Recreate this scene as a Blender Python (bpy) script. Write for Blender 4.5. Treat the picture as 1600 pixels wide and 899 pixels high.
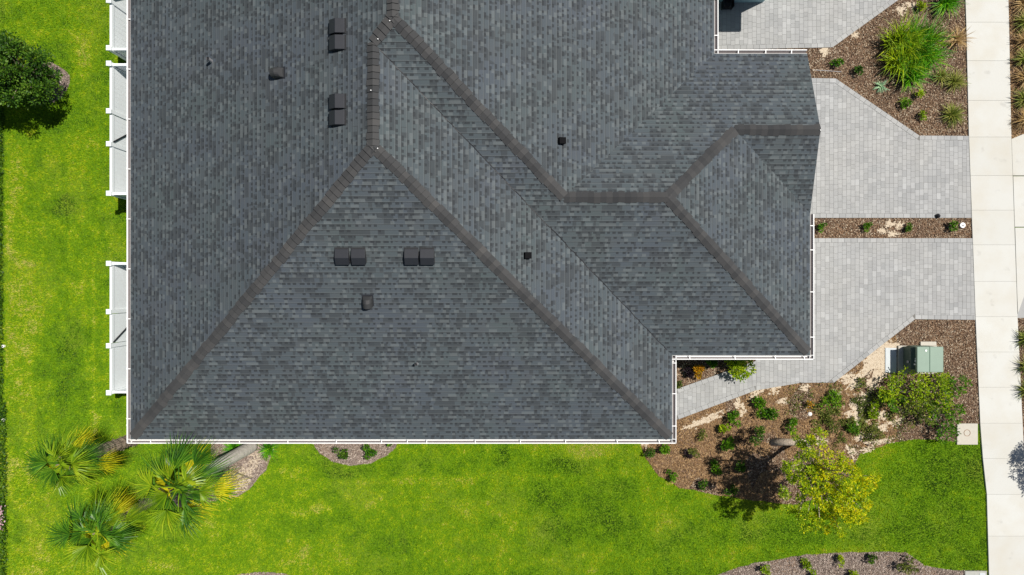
import bpy, bmesh, math, random
import numpy as np
from mathutils import Vector, Matrix
rad = math.radians
RNG = np.random.default_rng(7)
random.seed(7)
for o in list(bpy.data.objects): bpy.data.objects.remove(o)
S = bpy.context.scene
COL = S.collection

# ------------------------------------------------------------ camera, sky, sun, exposure
CAMH, FPX = 24.0, 1070.0
cam = bpy.data.cameras.new('camera'); camo = bpy.data.objects.new('camera', cam); COL.objects.link(camo)
camo.location = (0, 0, CAMH); cam.sensor_width = 36; cam.lens = 36 * FPX / 1600
cam.clip_start = .1; cam.clip_end = 600; S.camera = camo
SUN = Vector((.43, .21, 1)).normalized()
world = bpy.data.worlds.new('World'); S.world = world; world.use_nodes = True
wn = world.node_tree; bgn = wn.nodes['Background']
sky = wn.nodes.new('ShaderNodeTexSky'); sky.sky_type = 'NISHITA'; sky.sun_disc = False
sky.sun_elevation = math.asin(SUN.z); sky.sun_rotation = math.atan2(SUN.x, SUN.y); sky.air_density = 1.0
wn.links.new(sky.outputs[0], bgn.inputs[0]); bgn.inputs[1].default_value = .05
sl = bpy.data.lights.new('sun', 'SUN'); sl.energy = 5.0; sl.angle = rad(.55); sl.color = (1, .955, .88)
so = bpy.data.objects.new('sun', sl); COL.objects.link(so); so.rotation_euler = SUN.to_track_quat('Z', 'Y').to_euler()
so.location = (8, 4, 20)
vs = S.view_settings; vs.view_transform = 'Standard'; vs.look = 'None'; vs.gamma = 1; vs.use_curve_mapping = False
vs.exposure = .2

def G(u, v, z=0.0):                      # a place on the photo, at height z, as metres
    k = (CAMH - z) / FPX
    return ((u - 800) * k, (449.5 - v) * k)

# ------------------------------------------------------------ mesh helpers
class MB:
    def __init__(s): s.v = []; s.f = []; s.uv = []; s.m = []
    def face(s, pts, uv=None, mi=0):
        n = len(s.v); s.v += [tuple(p) for p in pts]; s.f.append(list(range(n, n + len(pts))))
        s.uv.append(uv); s.m.append(mi)
    def mesh(s, verts, faces, mi=0):
        n = len(s.v); s.v += [tuple(p) for p in verts]
        for f in faces: s.f.append([i + n for i in f]); s.uv.append(None); s.m.append(mi)
    def box(s, x0, x1, y0, y1, z0, z1, mi=0):
        v = [(x0,y0,z0),(x1,y0,z0),(x1,y1,z0),(x0,y1,z0),(x0,y0,z1),(x1,y0,z1),(x1,y1,z1),(x0,y1,z1)]
        s.mesh(v, [(3,2,1,0),(4,5,6,7),(0,1,5,4),(1,2,6,5),(2,3,7,6),(3,0,4,7)], mi)
    def prism(s, poly, z0, z1, mi=0):
        n = len(poly); a = sum(poly[i][0]*poly[(i+1)%n][1]-poly[(i+1)%n][0]*poly[i][1] for i in range(n))
        if a < 0: poly = poly[::-1]
        v = [(p[0],p[1],z0) for p in poly] + [(p[0],p[1],z1) for p in poly]
        s.mesh(v, [tuple(range(n-1,-1,-1)), tuple(range(n,2*n))] + [(i,(i+1)%n,n+(i+1)%n,n+i) for i in range(n)], mi)
    def tube(s, pts, rs, seg=8, mi=0, cap=True):
        pts = [Vector(p) for p in pts]; V = []; F = []
        if not hasattr(rs, '__len__'): rs = [rs]*len(pts)
        for i, p in enumerate(pts):
            d = (pts[min(i+1,len(pts)-1)] - pts[max(i-1,0)]).normalized()
            a = d.cross(Vector((0,0,1)) if abs(d.z) < .9 else Vector((1,0,0))).normalized(); b = d.cross(a)
            for k in range(seg):
                t = 2*math.pi*k/seg; V.append(p + (a*math.cos(t)+b*math.sin(t))*rs[i])
        for i in range(len(pts)-1):
            for k in range(seg):
                F.append((i*seg+k, i*seg+(k+1)%seg, (i+1)*seg+(k+1)%seg, (i+1)*seg+k))
        if cap: F += [tuple(range(seg))[::-1], tuple(range((len(pts)-1)*seg, len(pts)*seg))]
        s.mesh(V, F, mi)
    def build(s, name, mats, parent=None, bevel=0, smooth=False):
        me = bpy.data.meshes.new(name); me.from_pydata(s.v, [], s.f)
        if any(u is not None for u in s.uv):
            L = me.uv_layers.new(name='UVMap'); i = 0; fl = []
            for f, u in zip(s.f, s.uv):
                fl += [c for p in (u or [(0,0)]*len(f)) for c in p]
            L.data.foreach_set('uv', fl)
        me.polygons.foreach_set('material_index', s.m)
        for m in (mats if isinstance(mats, (list, tuple)) else [mats]): me.materials.append(m)
        if smooth: me.polygons.foreach_set('use_smooth', [True]*len(s.f))
        me.update(); o = bpy.data.objects.new(name, me); COL.objects.link(o)
        if parent: o.parent = parent; o.matrix_parent_inverse = Matrix.Translation(-Vector(parent.location))
        if bevel:
            b = o.modifiers.new('bevel', 'BEVEL'); b.width = bevel; b.segments = 2; b.limit_method = 'ANGLE'
        return o
def tag(o, label=None, cat=None, group=None, kind=None):
    if label: o['label'] = label
    if cat: o['category'] = cat
    if group: o['group'] = group
    if kind: o['kind'] = kind
    return o
def empty(name, loc=(0,0,0), **k):
    o = bpy.data.objects.new(name, None); o.location = loc; o.empty_display_size = .2; COL.objects.link(o); return tag(o, **k)
def npmesh(name, V, F, mat, parent=None, attr=None, smooth=False):
    V = np.asarray(V, dtype=np.float32).reshape(-1, 3); F = np.asarray(F, dtype=np.int32); k = F.shape[1]
    me = bpy.data.meshes.new(name); me.vertices.add(len(V)); me.vertices.foreach_set('co', V.ravel())
    me.loops.add(F.size); me.loops.foreach_set('vertex_index', F.ravel())
    me.polygons.add(len(F)); me.polygons.foreach_set('loop_start', np.arange(0, F.size, k, dtype=np.int32))
    me.polygons.foreach_set('loop_total', np.full(len(F), k, dtype=np.int32))
    if attr is not None:
        a = me.attributes.new('tint', 'FLOAT', 'POINT'); a.data.foreach_set('value', np.asarray(attr, dtype=np.float32))
    if smooth: me.polygons.foreach_set('use_smooth', np.ones(len(F), dtype=bool))
    me.update(calc_edges=True); me.materials.append(mat)
    o = bpy.data.objects.new(name, me); COL.objects.link(o)
    if parent: o.parent = parent; o.matrix_parent_inverse = Matrix.Translation(-Vector(parent.location))
    return o
def inside(P, poly):
    x, y = P[:,0], P[:,1]; r = np.zeros(len(P), bool); n = len(poly)
    for i in range(n):
        x0,y0 = poly[i]; x1,y1 = poly[(i+1)%n]
        if y0 == y1: continue
        c = ((y0 > y) != (y1 > y)) & (x < (x1-x0)*(y-y0)/(y1-y0)+x0); r ^= c
    return r
def vnoise(P, scale, seed=0):            # cheap value noise for scattering
    q = P[:,:2]*scale + seed*17.3; i = np.floor(q).astype(int); f = q-i; f = f*f*(3-2*f)
    def h(a, b): 
        s = np.sin(a*127.1+b*311.7+seed*7.7)*43758.5453; return s-np.floor(s)
    a=h(i[:,0],i[:,1]); b=h(i[:,0]+1,i[:,1]); c=h(i[:,0],i[:,1]+1); d=h(i[:,0]+1,i[:,1]+1)
    return (a*(1-f[:,0])+b*f[:,0])*(1-f[:,1])+(c*(1-f[:,0])+d*f[:,0])*f[:,1]
def clip(poly, a, b, c):                 # keep a*x+b*y>=c
    out = []; n = len(poly)
    for i in range(n):
        p, q = poly[i], poly[(i+1)%n]; dp = a*p[0]+b*p[1]-c; dq = a*q[0]+b*q[1]-c
        if dp >= 0: out.append(p)
        if (dp >= 0) != (dq >= 0):
            t = dp/(dp-dq); out.append((p[0]+t*(q[0]-p[0]), p[1]+t*(q[1]-p[1])))
    return out
def ccw(poly):
    a = sum(poly[i][0]*poly[(i+1)%len(poly)][1]-poly[(i+1)%len(poly)][0]*poly[i][1] for i in range(len(poly)))
    return poly if a > 0 else poly[::-1]
def area(poly): return abs(sum(poly[i][0]*poly[(i+1)%len(poly)][1]-poly[(i+1)%len(poly)][0]*poly[i][1] for i in range(len(poly))))/2

# ------------------------------------------------------------ materials
class N:
    def __init__(s, name, rough=.8, spec=.3):
        s.mat = bpy.data.materials.new(name); s.mat.use_nodes = True; s.t = s.mat.node_tree
        s.b = s.t.nodes['Principled BSDF']; s.b.inputs['Roughness'].default_value = rough
        s.b.inputs['Specular IOR Level'].default_value = spec; s.out = s.t.nodes['Material Output']
    def n(s, typ, **k):
        x = s.t.nodes.new(typ)
        for a, b in k.items(): setattr(x, a, b)
        return x
    def l(s, a, b): s.t.links.new(a, b)
    def m(s, op, a, b=None, c=None):
        x = s.n('ShaderNodeMath', operation=op)
        for i, v in enumerate((a, b, c)):
            if v is None: continue
            if isinstance(v, (int, float)): x.inputs[i].default_value = v
            else: s.l(v, x.inputs[i])
        return x.outputs[0]
    def mix(s, f, a, b, bt='MIX'):
        x = s.n('ShaderNodeMix', data_type='RGBA', blend_type=bt)
        for i, v in ((0, f), (6, a), (7, b)):
            if isinstance(v, (int, float)): x.inputs[i].default_value = v
            elif isinstance(v, tuple): x.inputs[i].default_value = (*v, 1)
            else: s.l(v, x.inputs[i])
        return x.outputs[2]
    def noise(s, scale, detail=4, rough=.55, co=None, dist=0):
        x = s.n('ShaderNodeTexNoise'); x.inputs['Scale'].default_value = scale; x.inputs['Detail'].default_value = detail
        x.inputs['Roughness'].default_value = rough; x.inputs['Distortion'].default_value = dist
        s.l(co or s.pos(), x.inputs['Vector']); return x.outputs[0]
    def pos(s):
        if not hasattr(s, '_p'): s._p = s.n('ShaderNodeNewGeometry')
        return s._p.outputs['Position']
    def island(s): s.pos(); return s._p.outputs['Random Per Island']
    def ramp(s, f, stops, const=False):
        x = s.n('ShaderNodeValToRGB'); r = x.color_ramp
        if const: r.interpolation = 'CONSTANT'
        while len(r.elements) < len(stops): r.elements.new(.5)
        for e, (p, c) in zip(r.elements, stops): e.position = p; e.color = (*c, 1)
        s.l(f, x.inputs[0]); return x.outputs[0]
    def rng(s, f, a, b, c=0., d=1.):
        x = s.n('ShaderNodeMapRange')
        for i, v in enumerate((a, b, c, d)): x.inputs[i+1].default_value = v
        s.l(f, x.inputs[0]); return x.outputs[0]
    def bump(s, h, dist, strength=1):
        x = s.n('ShaderNodeBump'); x.inputs['Distance'].default_value = dist; x.inputs['Strength'].default_value = strength
        s.l(h, x.inputs['Height']); s.l(x.outputs[0], s.b.inputs['Normal'])
    def color(s, c):
        if isinstance(c, tuple): s.b.inputs['Base Color'].default_value = (*c, 1)
        else: s.l(c, s.b.inputs['Base Color'])
        return s.mat
def plain(name, c, rough=.6, var=.12, scale=9, spec=.3, metal=0):
    k = N(name, rough, spec); n = k.noise(scale, 5)
    lo = tuple(x*(1-var) for x in c); hi = tuple(min(1, x*(1+var)) for x in c)
    k.b.inputs['Metallic'].default_value = metal
    return k.color(k.mix(n, lo, hi))
def leafmat(name, stops, trans=.3, rough=.5, tint=False):
    k = N(name, rough, .25)
    if tint:
        a = k.n('ShaderNodeAttribute', attribute_name='tint').outputs['Fac']
        f = a
    else:
        f = k.m('ADD', k.m('MULTIPLY', k.island(), .6), k.m('MULTIPLY', k.rng(k.noise(1.6, 2), .3, .7), .4))
    c = k.ramp(f, stops); k.color(c)
    tr = k.n('ShaderNodeBsdfTranslucent'); k.l(c, tr.inputs[0]); mx = k.n('ShaderNodeMixShader'); mx.inputs[0].default_value = trans
    k.l(k.b.outputs[0], mx.inputs[1]); k.l(tr.outputs[0], mx.inputs[2]); k.l(mx.outputs[0], k.out.inputs[0]); return k.mat

def shingle_mat():
    k = N('asphalt_shingle', .82, .35)
    uv = k.n('ShaderNodeUVMap'); sp = k.n('ShaderNodeSeparateXYZ'); k.l(uv.outputs[0], sp.inputs[0])
    u, v = sp.outputs[0], sp.outputs[1]; EX = .155
    def wn(a, b, w=0.):
        c = k.n('ShaderNodeCombineXYZ'); k.l(a, c.inputs[0])
        if b is not None: k.l(b, c.inputs[1])
        c.inputs[2].default_value = w
        x = k.n('ShaderNodeTexWhiteNoise'); k.l(c.outputs[0], x.inputs['Vector']); return x.outputs['Value']
    row = k.m('FLOOR', k.m('DIVIDE', v, EX)); fv = k.m('FRACT', k.m('DIVIDE', v, EX))
    uo = k.m('ADD', u, k.m('MULTIPLY', wn(row, None, 3.), 7.))
    # slightly warped widths
    uw = k.m('ADD', uo, k.m('MULTIPLY', k.m('SINE', k.m('MULTIPLY', uo, 9.)), .025))
    c1 = k.m('DIVIDE', uw, .175); id1 = k.m('FLOOR', c1); f1 = k.m('FRACT', c1)
    r1 = wn(id1, row, 1.); r2 = wn(id1, row, 5.)
    c2 = k.m('DIVIDE', uw, .30); r3 = wn(k.m('FLOOR', c2), row, 9.)
    c4 = k.m('DIVIDE', uw, .11); r4 = wn(k.m('FLOOR', c4), row, 13.)
    # notch between tabs: dark under-layer, with the shadow of the butt above painted in
    w = k.m('ADD', k.m('MULTIPLY', r2, .42), .30)
    notch = k.m('MULTIPLY', k.m('LESS_THAN', f1, w), k.m('GREATER_THAN', fv, .55))
    notch = k.m('MULTIPLY', notch, k.m('LESS_THAN', r1, .68))
    ptn = k.noise(1.25, 2, .6)
    patch = k.m('MULTIPLY', k.m('GREATER_THAN', k.m('ADD', r3, k.m('MULTIPLY', k.m('SUBTRACT', ptn, .5), 2.2)), .57), k.m('GREATER_THAN', r4, .22))
    light = k.m('MULTIPLY', k.m('GREATER_THAN', r4, .80), k.m('LESS_THAN', fv, .6))
    big = k.noise(.55, 3); big2 = k.noise(1.7, 3)
    base = k.mix(k.rng(big, .35, .65), (.063, .083, .086), (.061, .076, .094))
    base = k.mix(k.m('MULTIPLY', k.rng(big2, .45, .75), .35), base, (.080, .078, .078))
    hue = k.noise(.33, 3, .6); base = k.mix(k.rng(hue, .35, .7, 0., .5), base, (.055, .068, .083))
    dark = k.mix(r1, (.024,.029,.034), (.036,.042,.046))
    c = k.mix(k.m('MULTIPLY', patch, .66), base, dark)
    c = k.mix(k.m('MULTIPLY', notch, .80), c, (.020, .024, .028))
    c = k.mix(k.m('MULTIPLY', light, .45), c, (.14, .16, .165))
    line = k.m('MULTIPLY', k.m('GREATER_THAN', fv, .90), k.m('ADD', .45, k.m('MULTIPLY', r3, .6)))  # dark granule line that also paints in the shadow of the butt above
    c = k.mix(k.m('MULTIPLY', line, .85), c, (.022, .025, .027))
    lip = k.m('LESS_THAN', fv, .15)
    c = k.mix(k.m('MULTIPLY', lip, .32), c, (.14, .155, .16))
    gr = k.noise(95, 2, .7); c = k.mix(k.m('MULTIPLY', k.rng(gr, .3, .7), .5), c, k.mix(.5, c, (.03, .03, .035)))
    h = k.m('ADD', k.m('MULTIPLY', k.m('SUBTRACT', 1., notch), .6), k.m('MULTIPLY', gr, .25))
    k.bump(h, .006, .8)
    return k.color(c)
M = {}
M['shingle'] = shingle_mat()
def capmat():
    k = N('ridge_cap_shingle', .85, .3)
    c = k.ramp(k.island(), [(0, (.034,.036,.038)), (.3, (.048,.049,.050)), (.55, (.060,.060,.060)), (.8, (.042,.044,.046)), (1, (.074,.072,.070))])
    g = k.noise(90, 2, .7); c = k.mix(k.m('MULTIPLY', g, .45), c, (.035,.033,.036)); k.bump(g, .003); return k.color(c)
M['cap'] = capmat()
M['white'] = plain('white_painted_aluminium', (.80,.80,.79), .45, .05)
M['gutter_in'] = plain('gutter_trough_dark', (.17,.15,.15), .8, .3, 14)  # dark trough interior colour, against the white rims
M['gutter_pale'] = plain('gutter_trough_pale', (.66,.66,.65), .7, .15, 6)
M['vinyl'] = plain('white_vinyl', (.85,.885,.90), .4, .03)
M['vent'] = plain('black_vent_metal', (.020,.022,.028), .52, .15, 12, .3)
M['vent_grey'] = plain('grey_vent_hood', (.035,.036,.038), .6, .2, 20)
M['black'] = plain('black_plastic', (.015,.015,.018), .5)
M['leadpipe'] = plain('pipe_grey', (.30,.30,.31), .5)
M['siding'] = plain('pale_teal_siding', (.30,.46,.50), .7, .06, 3)
M['soffit'] = plain('soffit_white', (.7,.7,.68), .7, .05)
M['glass'] = plain('window_glass', (.03,.04,.05), .08, .1, 2, .6)
M['door'] = plain('garage_door_white', (.72,.72,.70), .5, .04)
def concrete():
    k = N('sidewalk_concrete', .9, .2)
    c = k.ramp(k.island(), [(0, (.50,.50,.472)), (.5, (.525,.525,.50)), (1, (.545,.547,.52))])
    a = k.noise(.9, 5, .6); c = k.mix(k.m('MULTIPLY', k.rng(a, .4, .7), .45), c, (.46,.42,.34))
    st = k.noise(2.6, 3, .5); c = k.mix(k.m('MULTIPLY', k.rng(st, .64, .76), .4), c, (.30,.29,.27))
    f = k.noise(45, 3, .7); c = k.mix(k.m('MULTIPLY', f, .16), c, (.42,.40,.35)); k.bump(f, .002); return k.color(c)
M['concrete'] = concrete()
def pavermat():
    k = N('grey_concrete_paver', .88, .25)
    c = k.ramp(k.island(), [(0, (.282,.287,.288)), (.3, (.312,.316,.317)), (.6, (.332,.336,.336)), (.88, (.358,.361,.36)), (1, (.40,.405,.405))])
    a = k.noise(.5, 4, .6); c = k.mix(k.m('MULTIPLY', k.rng(a, .4, .7), .4), c, (.385,.375,.35))
    b = k.noise(1.4, 4, .6); c = k.mix(k.m('MULTIPLY', k.rng(b, .5, .75), .35), c, (.22,.22,.225))
    f = k.noise(55, 3, .7); c = k.mix(k.m('MULTIPLY', f, .22), c, (.22,.22,.22)); k.bump(f, .003); return k.color(c)
M['paver'] = pavermat()
M['joint'] = plain('paver_joint_sand', (.17,.165,.155), .95, .3, 20)
def soil(name, a, b, c3):
    k = N(name, .95, .1); n = k.noise(22, 6, .75); c = k.ramp(n, [(.3, a), (.5, b), (.7, c3)])
    m = k.noise(.8, 3); c = k.mix(k.m('MULTIPLY', k.rng(m, .45, .65), .45), c, (.26,.15,.075)); k.bump(n, .03); return k.color(c)
M['soil'] = soil('mulched_soil', (.055,.035,.026), (.15,.095,.065), (.30,.21,.15))
M['soil_pale'] = soil('pale_mulched_soil', (.09,.07,.06), (.20,.155,.13), (.34,.27,.23))
def chips(name, cols):
    k = N(name, .9, .15); n = len(cols); return k.color(k.ramp(k.island(), [(i/n, c) for i, c in enumerate(cols)], True))
M['chips'] = chips('mulch_chips', [(.042,.025,.017),(.10,.06,.036),(.17,.105,.062),(.26,.175,.11),(.13,.08,.05),(.36,.265,.18),(.20,.13,.085),(.07,.045,.032),(.46,.38,.28)])
M['chips_pale'] = chips('pale_mulch_chips', [(.09,.07,.06),(.17,.13,.11),(.26,.20,.17),(.34,.27,.23),(.20,.15,.12),(.44,.37,.31)])
M['chips_tan'] = chips('needle_mulch', [(.16,.09,.04),(.27,.16,.075),(.36,.225,.11),(.21,.125,.06),(.44,.30,.16),(.09,.055,.03)])
def sandm():
    k = N('bare_sand', .95, .1); n = k.noise(30, 5, .7); c = k.ramp(n, [(.3,(.34,.26,.18)),(.5,(.52,.43,.32)),(.7,(.62,.55,.44))]); k.bump(n, .02); return k.color(c)
M['sand'] = sandm()
def lawnm():
    k = N('lawn_turf', .95, .1); n = k.noise(18, 6, .75); b = k.noise(.45, 4, .6)
    c = k.ramp(n, [(.28,(.03,.075,.003)),(.5,(.10,.20,.005)),(.72,(.22,.31,.012))])
    c = k.mix(k.m('MULTIPLY', k.rng(b, .5, .75), .4), c, (.26,.27,.04)); k.bump(n, .04); return k.color(c)
M['lawn'] = lawnm()
M['grass'] = leafmat('grass_blades', [(0,(.010,.045,.004)),(.22,(.055,.155,.003)),(.45,(.155,.32,.002)),(.68,(.32,.455,.003)),(.86,(.47,.52,.012)),(1,(.56,.50,.14))], .22, .6, tint=True)
M['asphalt'] = plain('asphalt', (.06,.06,.062), .9, .25, 30)

# ------------------------------------------------------------ ground
lawn = MB(); lawn.face([(-150,-150,0),(150,-150,0),(150,150,0),(-150,150,0)]); tag(lawn.build('lawn', M['lawn']), 'bright green lawn round the house', kind='structure')
def PX(*p): return [G(*q) for q in p]
# beds
BED = {}
BED['fork'] = (PX((1180,-60),(1180,-8),(1176,60),(1270,76),(1300,76),(1402,0),(1440,-60),(1504,-60),(1506,0),(1512,214),(1437,213),(1305,124),(1270,121),(1240,121),(1240,76),(1176,77)), 0)
BED['fork'] = (PX((1150,75),(1300,75),(1402,-2),(1440,-60),(1504,-60),(1506,0),(1512,214),(1437,213),(1305,124),(1150,121)), 0)
BED['strip'] = (PX((1200,341),(1518,341),(1518,373),(1200,373)), 0)
BED['front'] = (PX((1425,499),(1523,499),(1529,662),(1500,690),(1440,686),(1390,692),(1343,708),(1330,740),(1290,775),(1240,788),(1180,782),(1120,773),(1060,761),(1030,744),(1010,718),(1000,692),(1000,660),(1040,662),(1060,652),(1180,600),(1230,592),(1300,592)), 0)
BED['porch'] = (PX((1030,540),(1200,540),(1185,562),(1150,577),(1056,609),(1030,612)), 0)
BED['south'] = (PX((486,680),(489,692),(500,708),(520,722),(548,728),(580,724),(603,713),(618,700),(626,680)), 1)
BED['palm'] = (PX((330,680),(432,680),(428,705),(415,735),(392,762),(372,776),(352,780),(300,792),(262,790),(240,775),(250,760),(300,748),(330,730)), 1)
BED['verge'] = (PX((1110,903),(1145,889),(1180,880),(1260,867),(1330,862),(1415,863),(1428,872),(1445,884),(1475,890),(1505,892),(1540,892),(1545,990),(1060,990)), 1)
BED['corner'] = (PX((366,899),(400,893),(445,896),(470,905),(470,960),(366,960)), 1)
BED['roadside'] = (PX((1574,-80),(1578,224),(1602,214),(1680,183),(1680,-80)), 1)
BED['roadside2'] = (PX((1588,497),(1600,745),(1640,745),(1640,497)), 0)
ring = [(G(77,130)[0]+.72*(1+.08*math.sin(3*a))*math.cos(a), G(77,130)[1]+.68*(1+.06*math.cos(4*a))*math.sin(a)) for a in [i*math.pi/12 for i in range(24)]]
BED['ring'] = (ring, 1)
HOUSEBASE = (PX((205,-80),(205,640),(1000,640),(1000,520),(1215,520),(1215,-80)))
PAV = {}
bi = 0
bb = [MB(), MB()]
for kx, (poly, pale) in BED.items():
    # wavy edge
    P = []
    n = len(poly)
    for i in range(n):
        a = Vector(poly[i]); b = Vector(poly[(i+1)%n]); L = (b-a).length; st = max(1, int(L/.25)) if kx in ('front','south','palm','verge','corner') else 1
        for j in range(st):
            p = a.lerp(b, j/st); w = .025 if st > 1 else 0; P.append((p.x+random.uniform(-w,w), p.y+random.uniform(-w,w)))
    BED[kx] = (P, pale); bb[pale].face([(p[0], p[1], .006) for p in ccw(P)])
tag(bb[0].build('planting_bed', M['soil']), 'brown mulch planting beds', kind='structure')
tag(bb[1].build('planting_bed_pale', M['soil_pale']), 'pale worn mulch planting beds', kind='structure')
ub = MB(); ub.face([(x, y, .02) for x, y in ccw(HOUSEBASE)]); tag(ub.build('ground_slab', M['joint']), 'ground slab under the house', kind='structure')
# pavers
def pave(mb, jt, pieces, z=.05):
    # pieces: list of (convex polygon, list of border edge indexes)
    for poly, borders in pieces:
        poly = ccw(poly); n = len(poly)
        jt.face([(p[0], p[1], z-.006) for p in poly])
        for i in range(n):
            a, b = poly[i], poly[(i+1)%n]; jt.face([(a[0],a[1],-.02),(b[0],b[1],-.02),(b[0],b[1],z-.006),(a[0],a[1],z-.006)])
        inner = poly; 
        for i in borders:
            a, b = Vector(poly[i]), Vector(poly[(i+1)%n]); d = (b-a).normalized(); nn = Vector((-d.y, d.x))
            inner = clip(inner, nn.x, nn.y, nn.dot(a)+.155)
        x0 = min(p[0] for p in inner); x1 = max(p[0] for p in inner); y0 = min(p[1] for p in inner); y1 = max(p[1] for p in inner)
        cx = math.floor(x0/.15); 
        while cx*.15 < x1:
            rr = random.Random(cx*7919); y = -20 + rr.random()*.2
            while y < y1:
                L = rr.choice((.15, .15, .225, .225, .225))
                if y+L > y0:
                    q = [(cx*.15+.003,y+.003),(cx*.15+.147,y+.003),(cx*.15+.147,y+L-.003),(cx*.15+.003,y+L-.003)]
                    for i in range(len(inner)):
                        a, b = inner[i], inner[(i+1)%len(inner)]; nx, ny = -(b[1]-a[1]), b[0]-a[0]
                        q = clip(q, nx, ny, nx*a[0]+ny*a[1])
                        if len(q) < 3: break
                    if len(q) >= 3 and area(q) > .0008:
                        dz = rr.uniform(-.0015, .0015); mb.face([(p[0], p[1], z+dz) for p in q])
                y += L
            cx += 1
        for i in borders:
            a, b = Vector(poly[i]), Vector(poly[(i+1)%n]); d = (b-a).normalized(); nn = Vector((-d.y, d.x)); L = (b-a).length; t = 0
            while t < L-.02:
                t2 = min(t+.225, L); p = a+d*(t+.004)+nn*.004; q = a+d*(t2-.004)+nn*.004
                quad = [p, q, q+nn*.145, p+nn*.145]
                qq = [(c.x, c.y) for c in quad]
                for j in range(n):
                    if j == i: continue
                    e, f2 = poly[j], poly[(j+1)%n]; nx, ny = -(f2[1]-e[1]), f2[0]-e[0]; qq = clip(qq, nx, ny, nx*e[0]+ny*e[1])
                    if len(qq) < 3: break
                if len(qq) >= 3: mb.face([(c[0], c[1], z+.0025+.0011*i) for c in qq])
                t = t2
def edges_of(poly, keep):
    P = ccw(poly); out = []
    for (a, b) in keep:
        for i in range(len(P)):
            if {P[i], P[(i+1)%len(P)]} == {a, b}: out.append(i)
    return out
DRV = []
# top drive
a = PX((1116,-70),(1400,-70),(1404,0),(1300,75),(1116,79)); a[1] = G(1498,-70)
DRV.append(('driveway', [(a, edges_of(a, [(a[2],a[3]),(a[3],a[4]),(a[1],a[2])]))]))
b1 = PX((1180,121),(1305,123.5),(1435.31,212.5),(1435.31,341),(1180,341)); b2 = PX((1435.31,212.5),(1514,213),(1518,341),(1435.31,341))
DRV.append(('driveway', [(b1, edges_of(b1, [(b1[0],b1[1]),(b1[1],b1[2]),(b1[3],b1[4])])), (b2, edges_of(b2, [(b2[0],b2[1]),(b2[2],b2[3])]))]))
c1 = PX((1180,372.5),(1428.63,372.5),(1428.63,499),(1302,598),(1180,598)); c3 = PX((1428.63,372.5),(1519,372.5),(1523,500),(1428.63,499))
c2 = PX((1180,560),(1180,598),(1250,598),(1215,599),(1190,600)) 
w1 = PX((1000,630),(1056,608),(1150,576),(1180,563),(1180,606),(1060,655),(1000,680))
w1 = PX((1056,608),(1180,564),(1180,610),(1060,655),(1056,656)); w2 = PX((1000,560),(1056,560),(1056,656),(1000,678))
w3 = PX((1180,598.2),(1250,598.2),(1180,610))
DRV.append(('driveway', [(c1, edges_of(c1, [(c1[0],c1[1]),(c1[2],c1[3])])), (c3, edges_of(c3, [(c3[0],c3[1]),(c3[2],c3[3])])),
                         (w1, edges_of(w1, [(w1[0],w1[1]),(w1[2],w1[3])])), (w2, []), (w3, [])]))
for nm, pcs in DRV:
    mb = MB(); jt = MB(); pave(mb, jt, pcs); o = jt.build(nm, M['joint']); tag(o, kind='structure')
    p = mb.build('paver_surface', M['paver']); p.parent = o; tag(p, kind='structure')
tag(bpy.data.objects['driveway'], 'grey paver driveway at the top of the photo')
# sidewalk: separate slabs
def lerp(a, b, t): return a+(b-a)*t
def leftx(v): 
    pts = [(-80,1503),(0,1507),(214,1512),(500,1522.5),(690,1531),(772,1540),(990,1546)]
    for (a, xa), (b, xb) in zip(pts, pts[1:]):
        if a <= v <= b: return lerp(xa, xb, (v-a)/(b-a))
def rightx(v):
    pts = [(-80,1571),(0,1574),(205,1578),(497,1588),(745,1600),(772,1601),(990,1606)]
    for (a, xa), (b, xb) in zip(pts, pts[1:]):
        if a <= v <= b: return lerp(xa, xb, (v-a)/(b-a))
js = [-80,-24,36,96,158,215,275,329,383,440,495,550,605,661,716,772,837,899,960,990]
sw = MB()
def slab(mb, pts, z=.065, gap=.0035):
    P = ccw([G(*p) for p in pts]); c = (sum(p[0] for p in P)/len(P), sum(p[1] for p in P)/len(P))
    Q = []
    for p in P:
        d = Vector((p[0]-c[0], p[1]-c[1])); L = d.length; Q.append((c[0]+d.x*(1-gap/L), c[1]+d.y*(1-gap/L)))
    mb.prism(Q, -.02, z)
for a, b in zip(js, js[1:]): slab(sw, [(leftx(a),a),(rightx(a),a),(rightx(b),b),(leftx(b),b)])
sb = MB(); P = [G(leftx(v)+.3,v) for v in js]+[G(rightx(v)-.3,v) for v in js[::-1]]; sb.face([(p[0],p[1],.052) for p in ccw(P)])
jo = sb.build('sidewalk', M['joint']); tag(jo, 'pale concrete sidewalk', kind='structure')
x = sw.build('sidewalk_slabs', M['concrete'], bevel=.004); x.parent = jo; tag(x, kind='structure')
ap = MB()
aj = [(216,275),(275,355),(355,455)]
slab(ap, [(1578.5,218),(1640,192),(1640,275),(1580.5,275)]); slab(ap, [(1581,276),(1640,276),(1640,355),(1583.5,355)]); slab(ap, [(1584,356),(1640,356),(1640,400),(1601,455),(1588.5,490),(1587,455)])
slab(ap, [(1601.5,772),(1660,772),(1660,837),(1604,837)]); slab(ap, [(1604,838),(1660,838),(1660,990),(1606,990)])
slab(ap, [(1601,747),(1660,747),(1660,771),(1601.5,771)])
tag(ap.build('driveway_apron', M['concrete'], bevel=.004), 'pale concrete apron between sidewalk and road', kind='structure')
rd = MB(); rd.face([(p[0],p[1],.012) for p in ccw(PX((1589,492),(1602,456),(1640,400),(1640,497),(1589,497)))]); tag(rd.build('gutter_pan', M['paver']), 'grey kerb gutter beyond the sidewalk', kind='structure')
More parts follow.
